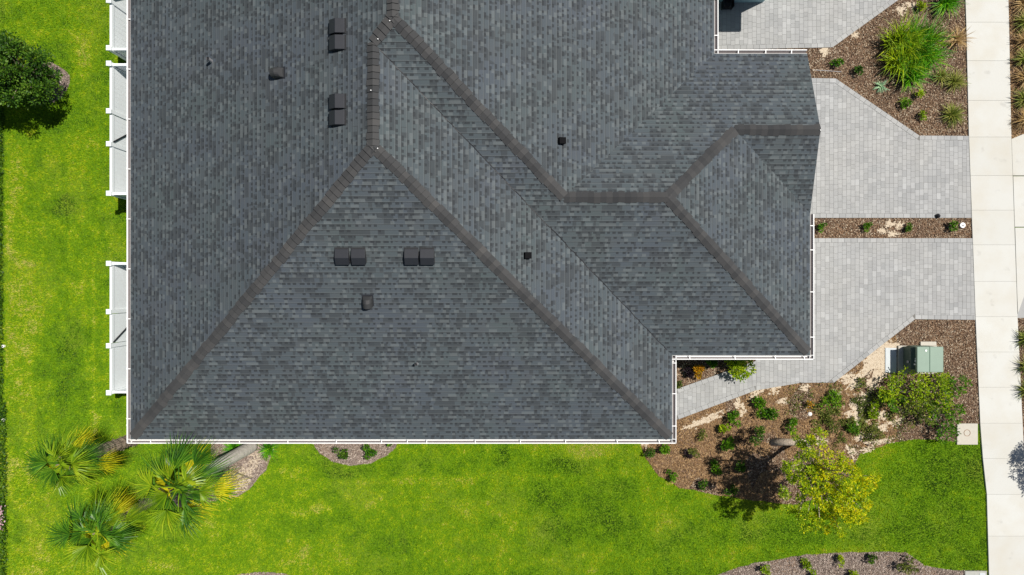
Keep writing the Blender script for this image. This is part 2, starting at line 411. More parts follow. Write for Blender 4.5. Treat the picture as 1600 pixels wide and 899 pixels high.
rd = MB(); rd.face([(21.5,-150,.004),(29,-150,.004),(29,150,.004),(21.5,150,.004)]); tag(rd.build('road', M['asphalt']), 'asphalt road', kind='structure')
kb = MB(); kb.box(21.1,21.5,-60,60,-.02,.12); tag(kb.build('kerb', M['concrete'], bevel=.02), 'concrete kerb', kind='structure')
# bare sand patches in the front bed
sdm = MB(); SANDS = []
def sandblob(u, v, ru, rv, ang=0, seed=0):
    r = random.Random(seed); P = []; X, Y = G(u, v)
    ph = [r.uniform(0, 6.28) for _ in range(4)]
    for i in range(40):
        t = i*2*math.pi/40; k = 1+.28*math.sin(3*t+ph[0])+.22*math.sin(5*t+ph[1])+.18*math.sin(9*t+ph[2])+r.uniform(-.1,.1)
        x, y = ru/44.6*k*math.cos(t), rv/44.6*k*math.sin(t); P.append((X+x*math.cos(ang)-y*math.sin(ang), Y+x*math.sin(ang)+y*math.cos(ang)))
    SANDS.append(P); sdm.face([(p[0], p[1], .011+.0004*len(SANDS)) for p in P])
    for j in range(26):
        t = r.uniform(0, 6.283); k = r.uniform(.75, 1.7); x, y = ru/44.6*k*math.cos(t), rv/44.6*k*math.sin(t); q = r.uniform(.01, .045); e0 = r.uniform(0, 3)
        cx, cy = X+x*math.cos(ang)-y*math.sin(ang), Y+x*math.sin(ang)+y*math.cos(ang)
        sdm.face([(cx+q*math.cos(e0+i)*(1+.4*(i%2)), cy+q*math.sin(e0+i), .022+.0001*j+.001*r.random()) for i in (0,1,2.1,3,4.2,5.2)])
for i, q in enumerate([(1375,690,20,4,.1),(1280,690,10,4,0),(1398,660,12,5,.3),(1320,590,8,5,.6),(1363,600,10,9,.5),(1352,630,12,14,.2),(1105,655,24,5,.4),(1185,612,14,4,.45),(388,735,18,10,.8),(400,712,12,8,.5),(378,758,10,6,.4),(1372,556,26,8,.75),(1366,562,18,13,.6),(1340,590,26,9,.75),(1384,548,16,16,0),(1370,572,16,20,.3),(1391,562,12,24,0),(1338,640,16,12,.4),(1345,655,12,9,0),(1090,661,20,4,.35),(1155,632,6,9,.9),
        (1160,645,4,4,0),(1212,604,6,10,-.5),(1258,606,6,5,0),(1302,618,9,5,.8),(1348,682,14,5,.3),(1375,668,12,4,-.2),(1330,706,10,6,-.9),(1355,702,10,4,.4),(1222,627,6,4,0),(1008,690,5,7,0),(1378,648,9,7,0),
        (1425,8,9,4,0),(1407,17,5,6,-.7),(1288,80,8,6,1.2),(1335,55,4,3,0),(1390,350,7,4,0),(1378,361,6,3,0),(1405,352,6,4,.5),(1395,366,8,3,0)]):
    sandblob(*q, seed=i)
tag(sdm.build('bare_sand', M['sand']), 'pale bare sand showing through the mulch', kind='structure')
# mulch chips
def scatter(poly, dens):
    xs = [p[0] for p in poly]; ys = [p[1] for p in poly]; x0, x1, y0, y1 = max(min(xs),-19), min(max(xs),19.5), max(min(ys),-12), min(max(ys),12)
    n = int((x1-x0)*(y1-y0)*dens); P = np.stack([RNG.uniform(x0,x1,n), RNG.uniform(y0,y1,n)], 1); return P[inside(P, poly)]
def chipmesh(name, P, mat, label, l0=.02, l1=.06, w=.35, z=.012):
    n = len(P); a = RNG.uniform(0, 2*np.pi, n); L = RNG.uniform(l0, l1, n)/2; W = L*RNG.uniform(w*.6, w*1.5, n)
    d = np.stack([np.cos(a), np.sin(a), RNG.uniform(-.35,.35,n)], 1); e = np.stack([-np.sin(a), np.cos(a), RNG.uniform(-.5,.5,n)], 1)
    c = np.concatenate([P, (z+RNG.uniform(0,.03,n))[:,None]], 1)
    V = np.stack([c-d*L[:,None]-e*W[:,None], c+d*L[:,None]-e*W[:,None]*.7, c+d*L[:,None]*.9+e*W[:,None], c-d*L[:,None]+e*W[:,None]*.8], 1)
    V[:,:,2] = np.maximum(V[:,:,2], .008)
    o = npmesh(name, V.reshape(-1,3), np.arange(4*n).reshape(-1,4), mat); tag(o, label, name.replace('_',' '), kind='stuff'); return o
dk = np.concatenate([scatter(BED[k][0], 1700) for k in ('fork','strip','front','porch','roadside2')])
keep = np.ones(len(dk), bool)
for s in SANDS: keep &= ~(inside(dk, s) & (RNG.random(len(dk)) > .10))
dk = dk[keep]
inf = inside(dk, BED['front'][0]); needle = inf & (vnoise(dk, .8, 3)*.6+vnoise(dk, 2.2, 5)*.4 > .40) & (dk[:,0] < G(1400,0)[0])
chipmesh('mulch', dk[~needle], M['chips'], 'brown wood mulch chips')
chipmesh('pine_needle_mulch', dk[needle], M['chips_tan'], 'orange tan mulch', .03, .09, .16)
rs0 = scatter(BED['roadside'][0], 1500); chipmesh('dry_thatch', rs0, M['chips_tan'], 'tan dry thatch in the roadside strip', .03, .09, .2)
pl = np.concatenate([scatter(BED[k][0], 1700) for k in ('south','palm','verge','corner','ring')])
chipmesh('pale_mulch', pl, M['chips_pale'], 'pale grey brown mulch')
# grass blades
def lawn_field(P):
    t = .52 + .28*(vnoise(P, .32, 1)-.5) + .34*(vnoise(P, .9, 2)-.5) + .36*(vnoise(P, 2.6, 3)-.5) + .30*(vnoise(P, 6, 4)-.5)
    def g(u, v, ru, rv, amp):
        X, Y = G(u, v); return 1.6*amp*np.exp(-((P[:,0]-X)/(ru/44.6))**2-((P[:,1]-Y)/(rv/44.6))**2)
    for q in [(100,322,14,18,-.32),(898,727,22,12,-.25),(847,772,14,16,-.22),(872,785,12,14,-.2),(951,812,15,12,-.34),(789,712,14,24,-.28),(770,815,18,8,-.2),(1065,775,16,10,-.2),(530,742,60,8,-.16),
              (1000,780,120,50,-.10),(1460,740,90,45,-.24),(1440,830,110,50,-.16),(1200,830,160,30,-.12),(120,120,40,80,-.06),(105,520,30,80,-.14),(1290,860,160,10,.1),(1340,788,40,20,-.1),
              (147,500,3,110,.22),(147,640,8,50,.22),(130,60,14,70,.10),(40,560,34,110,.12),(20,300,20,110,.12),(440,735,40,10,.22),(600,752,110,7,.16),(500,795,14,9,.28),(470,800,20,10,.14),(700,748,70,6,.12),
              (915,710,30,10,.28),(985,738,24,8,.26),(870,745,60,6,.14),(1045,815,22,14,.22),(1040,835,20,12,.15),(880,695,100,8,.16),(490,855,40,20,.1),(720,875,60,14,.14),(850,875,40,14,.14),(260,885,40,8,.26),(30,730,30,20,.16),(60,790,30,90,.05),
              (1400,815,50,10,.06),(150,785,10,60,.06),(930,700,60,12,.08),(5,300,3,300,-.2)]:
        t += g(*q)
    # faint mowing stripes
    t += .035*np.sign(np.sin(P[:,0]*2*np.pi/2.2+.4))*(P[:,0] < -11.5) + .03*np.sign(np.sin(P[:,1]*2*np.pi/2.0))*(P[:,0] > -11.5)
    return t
regs = [(-19.5,-11.2,-11.5,11.5),(-11.2,18.0,-11.5,-4.9),(17.0,19.5,-10,-6)]
P = np.concatenate([np.stack([RNG.uniform(a,b,int((b-a)*(d-c)*1900)), RNG.uniform(c,d,int((b-a)*(d-c)*1900))],1) for a,b,c,d in regs])
ex = np.zeros(len(P), bool)
for kx, (poly, _) in BED.items(): ex |= inside(P, poly)
ex |= inside(P, [G(leftx(v)+.5,v) for v in js]+[G(1700,js[-1]),G(1700,js[0])])
ex |= inside(P, w1)|inside(P, PX((1493,661),(1526,661),(1526,695),(1493,695)))
P = P[~ex]
clump = vnoise(P, 11, 8)*.6+vnoise(P, 19, 9)*.4; kp = RNG.random(len(P)) < .45+1.1*clump; P = P[kp]; clump = clump[kp]; n = len(P)
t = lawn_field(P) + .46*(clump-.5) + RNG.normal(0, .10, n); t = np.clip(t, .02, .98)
a = RNG.uniform(0, 2*np.pi, n); Lb = RNG.uniform(.03, .07, n)*(.55+.9*clump); lean = RNG.uniform(.3, 1.1, n)
tip = np.stack([np.cos(a)*np.sin(lean)*Lb, np.sin(a)*np.sin(lean)*Lb, np.cos(lean)*Lb+.006], 1)
sd = np.stack([-np.sin(a), np.cos(a), RNG.uniform(-.3,.3,n)], 1)*(RNG.uniform(.006,.011,n))[:,None]
c = np.concatenate([P, np.full((n,1), .002)], 1)
V = np.stack([c-sd, c+sd, c+tip], 1).reshape(-1,3); V[:,2] = np.maximum(V[:,2], .001)
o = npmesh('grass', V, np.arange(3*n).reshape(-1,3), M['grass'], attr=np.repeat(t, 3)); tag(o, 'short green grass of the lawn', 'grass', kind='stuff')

# ------------------------------------------------------------ the house
HE = 2.8; YM = 8.38
PL = {'W':(.4402,0,-11.803),'E1':(-.4247,0,4.957),'S':(0,.4342,-4.701),'S2':(0,.4315,-2.098),'E2':(-.4161,0,6.259),'N3':(0,-.4247,7.238),'E3':(-.4114,0,9.226),'S4':(0,.4713,2.291)}
def pz(pl, x, y):
    a, b, e = PL[pl]; return HE + (a*(x-e) if a else b*(y-e))
V2 = {'A':(-11.803,-4.701),'C':(4.957,-4.701),'D':(4.957,-2.098),'E':(9.226,-2.098),'B':(-3.573,3.642),'N':(-3.573,6.297),'M':(-3.026,6.856),'F':(1.456,2.533),'G':(4.368,2.533),
      'H':(6.539,4.636),'J':(9.135,7.238),'K':(6.259,7.238),'Q':(9.226,2.291),'I':(9.05,4.636)}
def mir(p): return (p[0], 2*YM-p[1])
R = {'W':'ABNM','S':'ACB','E1':'BCDN','S2':'DEGFMN','N3':'FGHIJK','E3':'GEQH','S4':'HQI','E2':'MFK'}
roofmb = MB()
def shingles(mb, pl, poly, mirror=False, EX=.155, th=.009):
    a, b, e = PL[pl]; p = abs(a or b); k = math.sqrt(1+p*p)
    if a: sgn = 1 if a > 0 else -1; s = lambda q: (q[0]-e)*sgn; w = lambda q: q[1]; A, B = sgn, 0
    else: sgn = 1 if b > 0 else -1; s = lambda q: (q[1]-e)*sgn; w = lambda q: q[0]; A, B = 0, sgn
    st = EX/k; smax = max(s(q) for q in poly); i = 0
    while i*st < smax-1e-6:
        lo, hi = i*st, (i+1)*st; q = clip(poly, A, B, lo+e*sgn); q = clip(q, -A, -B, -(hi+e*sgn))
        if len(q) >= 3 and area(q) > 1e-5:
            pts = []; uv = []
            for r in q:
                fr = (s(r)-lo)/st; z = HE+p*s(r)+th*(1-fr)+.004; pts.append((r[0], r[1] if not mirror else 2*YM-r[1], z)); uv.append((w(r), min(max(s(r)*k, lo*k+1e-4), hi*k-1e-4)))
            ar = sum(pts[j][0]*pts[(j+1)%len(pts)][1]-pts[(j+1)%len(pts)][0]*pts[j][1] for j in range(len(pts)))
            if ar < 0: pts.reverse(); uv.reverse()
            mb.face(pts, uv)
            ed = [r for r in q if abs(s(r)-lo) < 1e-6]
            if len(ed) >= 2:
                ed.sort(key=w); r0, r1 = ed[0], ed[-1]; zz = HE+p*lo+.004
                ps = [(r[0], r[1] if not mirror else 2*YM-r[1], z) for r, z in ((r0,zz-.001),(r1,zz-.001),(r1,zz+th),(r0,zz+th))]
                mb.face(ps, [(w(r0),lo*k+.001),(w(r1),lo*k+.001),(w(r1),lo*k+.002),(w(r0),lo*k+.002)])
        i += 1
full = lambda s: [V2[c] for c in s]
shingles(roofmb, 'W', full('ABNM')+[mir(p) for p in full('ABNM')[::-1]])
shingles(roofmb, 'E2', full('MFK')+[mir(p) for p in full('MFK')[::-1]])
for kx in ('S','E1','S2','N3','E3','S4'):
    shingles(roofmb, kx, full(R[kx])); shingles(roofmb, kx, full(R[kx]), True)
house = empty('house', (-1, 1.5, 0), label='large house with grey hipped shingle roof and white gutters', cat='house')
roof = roofmb.build('roof', M['shingle'], house)
def soffit_pts(): return ['A','C','D','E','Q','J','K']
sf = MB(); sp = full('ACDEQ')+[(9.135,7.238)]+[V2['K']]
sp = sp+[mir(p) for p in sp[::-1]]; sf.face([(p[0],p[1],HE-.14) for p in ccw(sp)])
# roof underside slabs at the rakes and fascia boards
def fascia(a, b, m=False, h=.15):
    A = Vector(a); B = Vector(b)
    if m: A, B = Vector(mir(a)), Vector(mir(b))
    d = (B-A).normalized(); n_ = Vector((-d.y, d.x))*.012
    q = [A-n_, B-n_, B+n_, A+n_]; sf.prism([(v.x, v.y) for v in q], HE-.14, HE-.003)
for a, b in ('AC','CD','DE','EQ','JK'):
    for m in (False, True): fascia(V2[a], V2[b], m)
fascia(V2['A'], mir(V2['A'])); fascia(V2['K'], mir(V2['K']))
# gable rake walls
for m in (False, True):
    f = (lambda p: mir(p)) if m else (lambda p: p)
    g0, g1, g2 = f((8.98,2.5)), f((8.93,4.636)), f((8.98,7.1))
    z1 = pz('N3', 0, 4.636)-.06
    sf.face([(g0[0],g0[1],HE-.14),(g2[0],g2[1],HE-.14),(g1[0],g1[1],z1)])
    for (p, q, zp, zq) in ((V2['Q'], V2['I'], HE, pz('N3',0,4.636)), (V2['J'], V2['I'], HE, pz('N3',0,4.636))):
        P0, Q0 = f((p[0]-.01, p[1])), f((q[0]-.01, q[1])); P1, Q1 = f((p[0]-.04, p[1])), f((q[0]-.04, q[1]))
        sf.mesh([(*P0,zp-.15),(*Q0,zq-.15),(*Q0,zq+.002),(*P0,zp+.002),(*P1,zp-.15),(*Q1,zq-.15),(*Q1,zq+.002),(*P1,zp+.002)], [(0,1,2,3),(7,6,5,4),(3,2,6,7),(4,5,1,0)])
sf.build('soffit', M['soffit'], house)
# ridge and hip caps
def caps(a, b, pa, pb, m=False, step=.172, w=.158):
    mb = MB(); A = Vector(V2[a] if isinstance(a, str) else a); B = Vector(V2[b] if isinstance(b, str) else b); L = (B-A).length; d = (B-A)/L; n_ = Vector((-d.y, d.x)); t = .12 if a in ('A','C','E') else 0
    rr = random.Random(str(a)+str(b)+str(m)); up = 0
    if pz(pa, *((A+n_*.05))) > pz(pb, *((A+n_*.05))): pa, pb = pb, pa     # lower envelope: pa on the +n side
    while t < L-.02:
        t2 = min(t+step+.02, L+.01); j = rr.uniform(-.012, .012); wl, wr = w+j+rr.uniform(-.02,.014), w-j+rr.uniform(-.02,.014); q = []
        for tt, lift in ((t, .044), (t2, .010)):
            c = A+d*tt; l = c+n_*wl; r = c-n_*wr
            zc = (pz(pa, c.x, c.y)+pz(pb, c.x, c.y))/2
            q.append([(l.x, l.y, pz(pa, l.x, l.y)+lift-.004), (c.x+n_.x*.03, c.y+n_.y*.03, pz(pa, c.x+n_.x*.03, c.y+n_.y*.03)+lift), (c.x, c.y, zc+lift+.002), (c.x-n_.x*.03, c.y-n_.y*.03, pz(pb, c.x-n_.x*.03, c.y-n_.y*.03)+lift), (r.x, r.y, pz(pb, r.x, r.y)+lift-.004)])
        V = q[0]+q[1]+[(x, y, z-.03) for x, y, z in q[0]]
        F = [(i+5, i, i+1, i+6)[::-1] for i in range(4)]+[(i, i+10, i+11, i+1) for i in range(4)]+[(0,5,10),(4,14,9)]
        if m: V = [(x, 2*YM-y, z) for x, y, z in V]
        mb.mesh(V, F); t += step
    mb.build('ridge_cap', M['cap'], roof)
for m in (False, True):
    caps('A','B','W','S',m); caps('C','B','S','E1',m); caps('B','N','W','E1',m); caps('N','M','W','S2',m); caps('F','M','S2','E2',m)
    caps('G','F','S2','N3',m); caps('E','G','S2','E3',m); caps('H','G','N3','E3',m); caps('I','H','N3','S4',m)
caps('M', mir(V2['M']), 'W', 'E2')
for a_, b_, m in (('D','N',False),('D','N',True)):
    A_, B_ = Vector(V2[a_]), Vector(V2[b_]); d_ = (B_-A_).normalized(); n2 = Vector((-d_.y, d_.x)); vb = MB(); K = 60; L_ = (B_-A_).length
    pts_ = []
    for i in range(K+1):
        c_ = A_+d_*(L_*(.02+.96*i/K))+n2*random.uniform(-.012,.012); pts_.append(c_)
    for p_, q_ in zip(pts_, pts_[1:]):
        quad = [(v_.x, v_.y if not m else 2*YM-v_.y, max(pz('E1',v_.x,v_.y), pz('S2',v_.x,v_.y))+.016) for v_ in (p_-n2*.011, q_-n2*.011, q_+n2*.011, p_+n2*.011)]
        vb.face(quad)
    vb.build('valley_shadow', M['black'], roof)  # dark strip along the cut shingle edge, its crease shadow put into the colour
def dot(u, v, z0):
    X_, Y_ = G(u, v, z0); nb = MB(); nb.tube([(X_,Y_,z0-.06),(X_,Y_,z0+.05)], .014, 8); nb.build('nail_seal', M['white'], roof)
for u_, v_, z_ in ((609.5,33.5,6.62),(591,62,6.47),(580,142,6.44),(590.5,232.5,6.38),(1281,204,3.91)): dot(u_, v_, z_)
# gutters
def gutter(a, b, out, n_straps, pale=False, wd=.135, offs=None):
    """open white trough along the eave a-b, standing out in direction out"""
    A = Vector(a); B = Vector(b); o = Vector(out); d = (B-A).normalized(); mb = MB(); L = (B-A).length
    def sec(p):
        z = HE-.012; f = lambda w, h: (p.x+o.x*w, p.y+o.y*w, z+h)
        return [f(-.005,-.005), f(.008,-.005), f(.012,-.085), f(.065,-.085), f(wd-.03,-.03), f(wd-.022,.0), f(wd,.0), f(wd+.004,-.014), f(wd-.02,-.05), f(.07,-.10), f(-.005,-.10)]
    s0, s1 = sec(A), sec(B); n = len(s0); mi = [0,1,1,1,0,0,0,0,0,0,0] if not pale else [0,1,1,2,0,0,0,0,0,0,0]
    for i in range(n):
        j = (i+1)%n; mb.face([s0[i], s1[i], s1[j], s0[j]], mi=mi[i])
    mb.face(s0); mb.face(s1[::-1])
    g = mb.build('gutter', [M['white'], M['gutter_pale'] if pale else M['gutter_in'], M['gutter_in']], house)
    for i in range(n_straps):
        t = (i+.5)/n_straps*L if offs is None else offs[i]
        c = A+d*t; q = [c-d*.012-o*.012, c+d*.012-o*.012, c+d*.012+o*(wd+.004), c-d*.012+o*(wd+.004)]
        s = MB(); s.prism([(v.x, v.y) for v in q], HE-.022, HE-.002); s.build('gutter_strap', M['white'], g)
    return g
e = .138
gutter((-11.803,-4.701-e), (-11.803, 21.46), (-1,0), 17)
gutter((-11.803-e,-4.701), (4.957+e,-4.701), (0,-1), 13, True, offs=[.75,2.15,3.5,5.0,6.5,7.9,8.7,9.3,10.8,12.2,13.6,15.2,16.5])
gutter((4.957,-4.701-e), (4.957,-2.098), (1,0), 3, offs=[.55,1.55,2.5])
gutter((4.957,-2.098), (9.226+e,-2.098), (0,-1), 4, True, offs=[.55,1.95,3.2,4.1])
gutter((9.226,-2.098-e), (9.226,2.28), (1,0), 4, offs=[.7,2.1,3.4,4.15])
gutter((6.259,7.238), (9.14,7.238), (0,1), 3, offs=[.75,1.6,2.4])
gutter((6.259,7.238), (6.259,2*YM-7.238), (1,0), 2)
# downspouts
for (x, y) in ((5.03,-2.32),(9.30,-2.16),(-11.86,-4.76)):
    d_ = MB(); d_.tube([(x,y,HE-.1),(x-.2,y+.25,HE-.35),(x-.33,y+.4,HE-.5),(x-.33,y+.4,.2)], .038, 6); d_.build('downspout', M['white'], house)
# walls
wl = MB()
ov = .45
body = [(-11.803+ov,-4.701+ov),(4.957-ov,-4.701+ov),(4.957-ov,-2.098+ov),(9.226-ov,-2.098+ov),(9.226-ov,7.238-ov),(6.259-ov,7.238-ov)]
body = body+[mir(p) for p in body[::-1]]
wl.prism(body, 0, HE-.15); wl.build('wall', M['siding'], house)
def opening(nm, x0, x1, y0, y1, z0, z1, mat, fr=.06):
    b_ = MB(); b_.box(x0,x1,y0,y1,z0,z1); o_ = b_.build(nm, mat, house, bevel=.01); return o_
for m in (False, True):
    f = (lambda y: 2*YM-y) if m else (lambda y: y)
    for ya, yb in ((-1.2,1.3),(3.0,5.9)):
        y0, y1 = sorted((f(ya), f(yb))); gd = opening('garage_door', 8.776, 8.81, y0, y1, .03, 2.15, M['door'])
    for xa in (-9.5,-6,-2,1.8):
        y0, y1 = sorted((f(-4.256), f(-4.295))); w_ = opening('window', xa, xa+1, y0, y1, .9, 2.2, M['white']); g_ = MB(); y0, y1 = sorted((f(-4.296), f(-4.305))); g_.box(xa+.07, xa+.93, y0, y1, .97, 2.13); g_.build('pane', M['glass'], w_)
# roof vents
def frame_on(pl, u, v, lift=0):
    z = 5.
    for _ in range(8):
        X, Y = G(u, v, z); z = pz(pl, X, Y)
    a, b, _e = PL[pl]; nrm = Vector((-a, -b, 1)).normalized(); upv = Vector((a, b, a*a+b*b)).normalized() if (a or b) else Vector((0,1,0)); side = upv.cross(nrm).normalized()
    return Vector((X, Y, z+lift)), side, upv, nrm
def local(mb, fr, verts, faces, mi=0):
    c, s, u, n_ = fr; mb.mesh([c+s*x+u*y+n_*z for x, y, z in verts], faces, mi)
def boxvent(pl, u, v):
    fr = frame_on(pl, u, v); w = .188; h = .22
    b_ = MB(); prof = [(h,.03),(h,.06),(.0,.17),(-h,.13),(-h,.02)]   # (upslope, height)
    Vv = [(-w, y, z) for y, z in prof]+[(w, y, z) for y, z in prof]; n = 5
    local(b_, fr, Vv, [(i,(i+1)%n,n+(i+1)%n,n+i) for i in range(n)]+[(4,3,2,1,0),(5,6,7,8,9)])
    o_ = b_.build('box_vent', M['vent'], house, bevel=.006)
    f_ = MB(); local(f_, fr, [(-w-.01,-h+.03,.012),(w+.01,-h+.03,.012),(w+.01,h+.035,.016),(-w-.01,h+.035,.016),(-w-.01,-h+.03,.03),(w+.01,-h+.03,.03),(w+.01,h+.035,.03),(-w-.01,h+.035,.03)], [(4,5,6,7),(0,1,5,4),(1,2,6,5),(2,3,7,6),(3,0,4,7)])
    f_.build('flashing', M['vent_grey'], o_)
for v in (43,68.5,160,185.5): boxvent('W', 529.5, v)
for u in (535.5,561,643.5,668): boxvent('S', u, 400)
def dome(pl, u, v, w=.145):
    fr = frame_on(pl, u, v); b_ = MB(); Vv = []; F = []; K = 10
    for j, (y, sc) in enumerate(((.15,.25),(.10,.8),(.0,1.),(-.15,1.))):
        for i in range(K+1):
            t = math.pi*i/K; Vv.append((-math.cos(t)*w*(.85+.15*sc), y, .015+math.sin(t)**.7*.24*sc if 0<i<K else .015))
    for j in range(3):
        for i in range(K): F.append((j*(K+1)+i, j*(K+1)+i+1, (j+1)*(K+1)+i+1, (j+1)*(K+1)+i))
    F.append(tuple(range(K+1))); local(b_, fr, Vv, F); o_ = b_.build('exhaust_vent', M['vent_grey'], house, smooth=False)
    f_ = MB(); local(f_, fr, [(-w-.02,-.16,.018),(w+.02,-.16,.018),(w+.02,.2,.018),(-w-.02,.2,.018)], [(0,1,2,3)]); f_.build('flashing', M['vent'], o_)
dome('W', 437.5, 115); dome('S', 575, 470)
def smallvent(pl, u, v):
    fr = frame_on(pl, u, v); b_ = MB(); w = .09
    local(b_, fr, [(-w,-w,.0),(w,-w,.0),(w,w,.0),(-w,w,.0),(-w,-w,.17),(w,-w,.17),(w,w,.12),(-w,w,.12)], [(4,5,6,7),(0,1,5,4),(1,2,6,5),(2,3,7,6),(3,0,4,7)]); b_.build('exhaust_cap', M['vblack'], house, bevel=.006)
M['vblack'] = plain('black_cap_metal', (.008,.008,.009), .9, .2, 9, .05)
smallvent('E2', 876, 221); smallvent('E1', 822.5, 399.5)
def pipe(pl, u, v, r, h):
    c, s_, u_, n_ = frame_on(pl, u, v); b_ = MB(); b_.tube([c-Vector((0,0,.03)), c+Vector((0,0,.03)), c+Vector((0,0,h))], [r*1.5, r, r], 12, cap=False)
    b_.face([c+Vector((math.cos(t)*r*.8, math.sin(t)*r*.8, h-.02)) for t in [i*math.pi/5 for i in range(10)]], mi=1)
    b_.build('plumbing_pipe', [M['leadpipe'], M['black']], house)
pipe('W', 331, 96.5, .05, .28); pipe('S', 651.5, 568.5, .04, .22)
# hose reel by the far wall
hr = empty('hose_reel', (*G(1133,9),0), label='small dark hose reel against the pale teal wall at the top edge', cat='hose reel')
hx, hy = G(1134, 11); b_ = MB()
for k in range(5): b_.tube([(hx-.12+.05*k+math.cos(0)*0, hy+.15*math.cos(t), .22+.15*math.sin(t)) for t in [i*math.pi/8 for i in range(17)]], .022, 6)
b_.build('hose', M['black'], hr); b_ = MB(); b_.box(hx-.17,hx-.15,hy-.14,hy+.14,0,.42); b_.build('reel_stand', M['black'], hr); b_ = MB(); b_.box(hx+.15,hx+.17,hy-.14,hy+.14,0,.42); b_.build('reel_stand', M['black'], hr)
b_ = MB(); b_.tube([(hx,hy,.22),(hx+.1,hy+.05,.5),(hx+.12,10.42-.4,.7)], .014, 6); b_.build('feed_hose', M['black'], hr)

# ------------------------------------------------------------ white vinyl fences with gates
FX = -12.99
def fence(name, label, y_n, y_s, gates, north_wing=True, south_wing=True):
    root = empty(name, (FX, (y_n+y_s)/2, 0), label=label, cat='fence', group='white vinyl fences behind the house')
    def post(x, y, h=1.93):
        b_ = MB(); b_.box(x-.064,x+.064,y-.064,y+.064,-.05,h); o_ = b_.build('post', M['vinyl'], root, bevel=.006)
        c_ = MB(); w = .08; c_.mesh([(x-w,y-w,h),(x+w,y-w,h),(x+w,y+w,h),(x-w,y+w,h),(x-w,y-w,h+.03),(x+w,y-w,h+.03),(x+w,y+w,h+.03),(x-w,y+w,h+.03),(x,y,h+.075)], [(3,2,1,0),(0,1,5,4),(1,2,6,5),(2,3,7,6),(3,0,4,7),(4,5,8),(5,6,8),(6,7,8),(7,4,8)]); c_.build('post_cap', M['vinyl'], o_)
    def panel(nm, x0, y0, x1, y1, par, top=1.83):
        a, b = Vector((x0,y0)), Vector((x1,y1)); L = (b-a).length; d = (b-a)/L; nn = Vector((-d.y,d.x)); k = max(1, round(L/.16)); b_ = MB()
        for i in range(k):
            p = a+d*(L*i/k+.003); q = a+d*(L*(i+1)/k-.003); b_.prism([tuple(p-nn*.018),tuple(q-nn*.018),tuple(q+nn*.018),tuple(p+nn*.018)], .06, top-.03)
        b_.prism([tuple(a-nn*.014),tuple(b-nn*.014),tuple(b+nn*.014),tuple(a+nn*.014)], .061, top-.031)
        o_ = b_.build(nm, M['vinyl'], par)
        for z0, z1, nm2 in ((top-.14,top,'top_rail'),(.05,.19,'bottom_rail')):
            r_ = MB(); r_.prism([tuple(a-nn*.036),tuple(b-nn*.036),tuple(b+nn*.036),tuple(a+nn*.036)], z0, z1); r_.build(nm2, M['vinyl'], o_, bevel=.006)
        return o_
    ys = [y_n]
    for g0, g1 in gates: ys += [g0, g1]
    ys.append(y_s)
    for y in ys: post(FX, y)
    for i, (a, b) in enumerate(zip(ys, ys[1:])):
        if (a, b) in gates:
            g = panel('gate', FX, a-.08, FX, b+.08, root)
            br = MB(); br.tube([(FX+.05, b+.1, 1.76), (FX+.05, a-.12, .16)], .024, 6); br.build('gate_brace', M['black'], g)
        else:
            n = max(1, round((a-b)/2.4)); 
            for j in range(n): panel('panel', FX, a-.064-(a-b-.128)*j/n, FX, a-.064-(a-b-.128)*(j+1)/n, root)
    xw = -11.803+ov
    for flag, y in ((north_wing, y_n), (south_wing, y_s)):
        if flag: panel('panel', FX+.064, y, xw, y, root)
fence('vinyl_fence', 'white fence panel at the top left beside the gutter, cut off by the photo edge', 12.4, 7.72, [(10.35,9.25)])
fence('vinyl_fence', 'long white fence enclosure with a gate, beside the upper left roof edge', 7.22, 3.035, [(5.69,4.63)])
fence('vinyl_fence', 'lower white fence enclosure with a braced gate, beside the lower left roof edge', .777, -3.388, [(-.777,-1.875)])

# ------------------------------------------------------------ utility things in the front bed
def gbox(u0, v0, u1, v1): (x0, y1), (x1, y0) = G(u0, v0), G(u1, v1); return x0, x1, y0, y1
M['tgreen'] = plain('transformer_green_paint', (.19,.27,.21), .45, .08, 5)
M['tgreen_shade'] = plain('transformer_green_shaded', (.07,.10,.08), .5, .1, 5)  # darker copy of the green: shade of the west face put into the colour
M['pad'] = plain('pad_concrete', (.46,.43,.37), .9, .12, 12)
M['cover'] = plain('handhole_cover', (.50,.53,.54), .8, .1, 10)
x0,x1,y0,y1 = gbox(1401.5,536,1462,584)
pad = MB(); pad.box(x0,x1,y0+.0,y1-.09,0,.09); pad.box(x0+.78,x1-.02,y1-.089,y1+.05,0,.085)
tag(pad.build('equipment_pad', M['pad'], bevel=.015), 'pale concrete pad under the green transformer cabinet', 'concrete pad')
tr = empty('transformer_cabinet', (*G(1428,560),.09), label='green metal transformer cabinet on its pale concrete pad', cat='transformer')
zt = .98; tx0, tyN = G(1433,542,zt); tx1, tyS = G(1474,582,zt); tm = (tx0+tx1)/2-.02; fx = G(1408.5,0)[0]
b_ = MB(); pr = [(fx+.16,.10),(fx+.16,.55),(tx0+.05,zt-.12),(tx0+.05,zt-.02),(tx1-.03,zt-.02),(tx1-.03,.10)]
b_.mesh([(x,tyS+.03,z) for x,z in pr]+[(x,tyN-.03,z) for x,z in pr], [tuple(range(6)), tuple(range(11,5,-1))]+[(i,i+6,(i+1)%6+6,(i+1)%6) for i in range(6)]); b_.build('body', M['tgreen'], tr, bevel=.01)
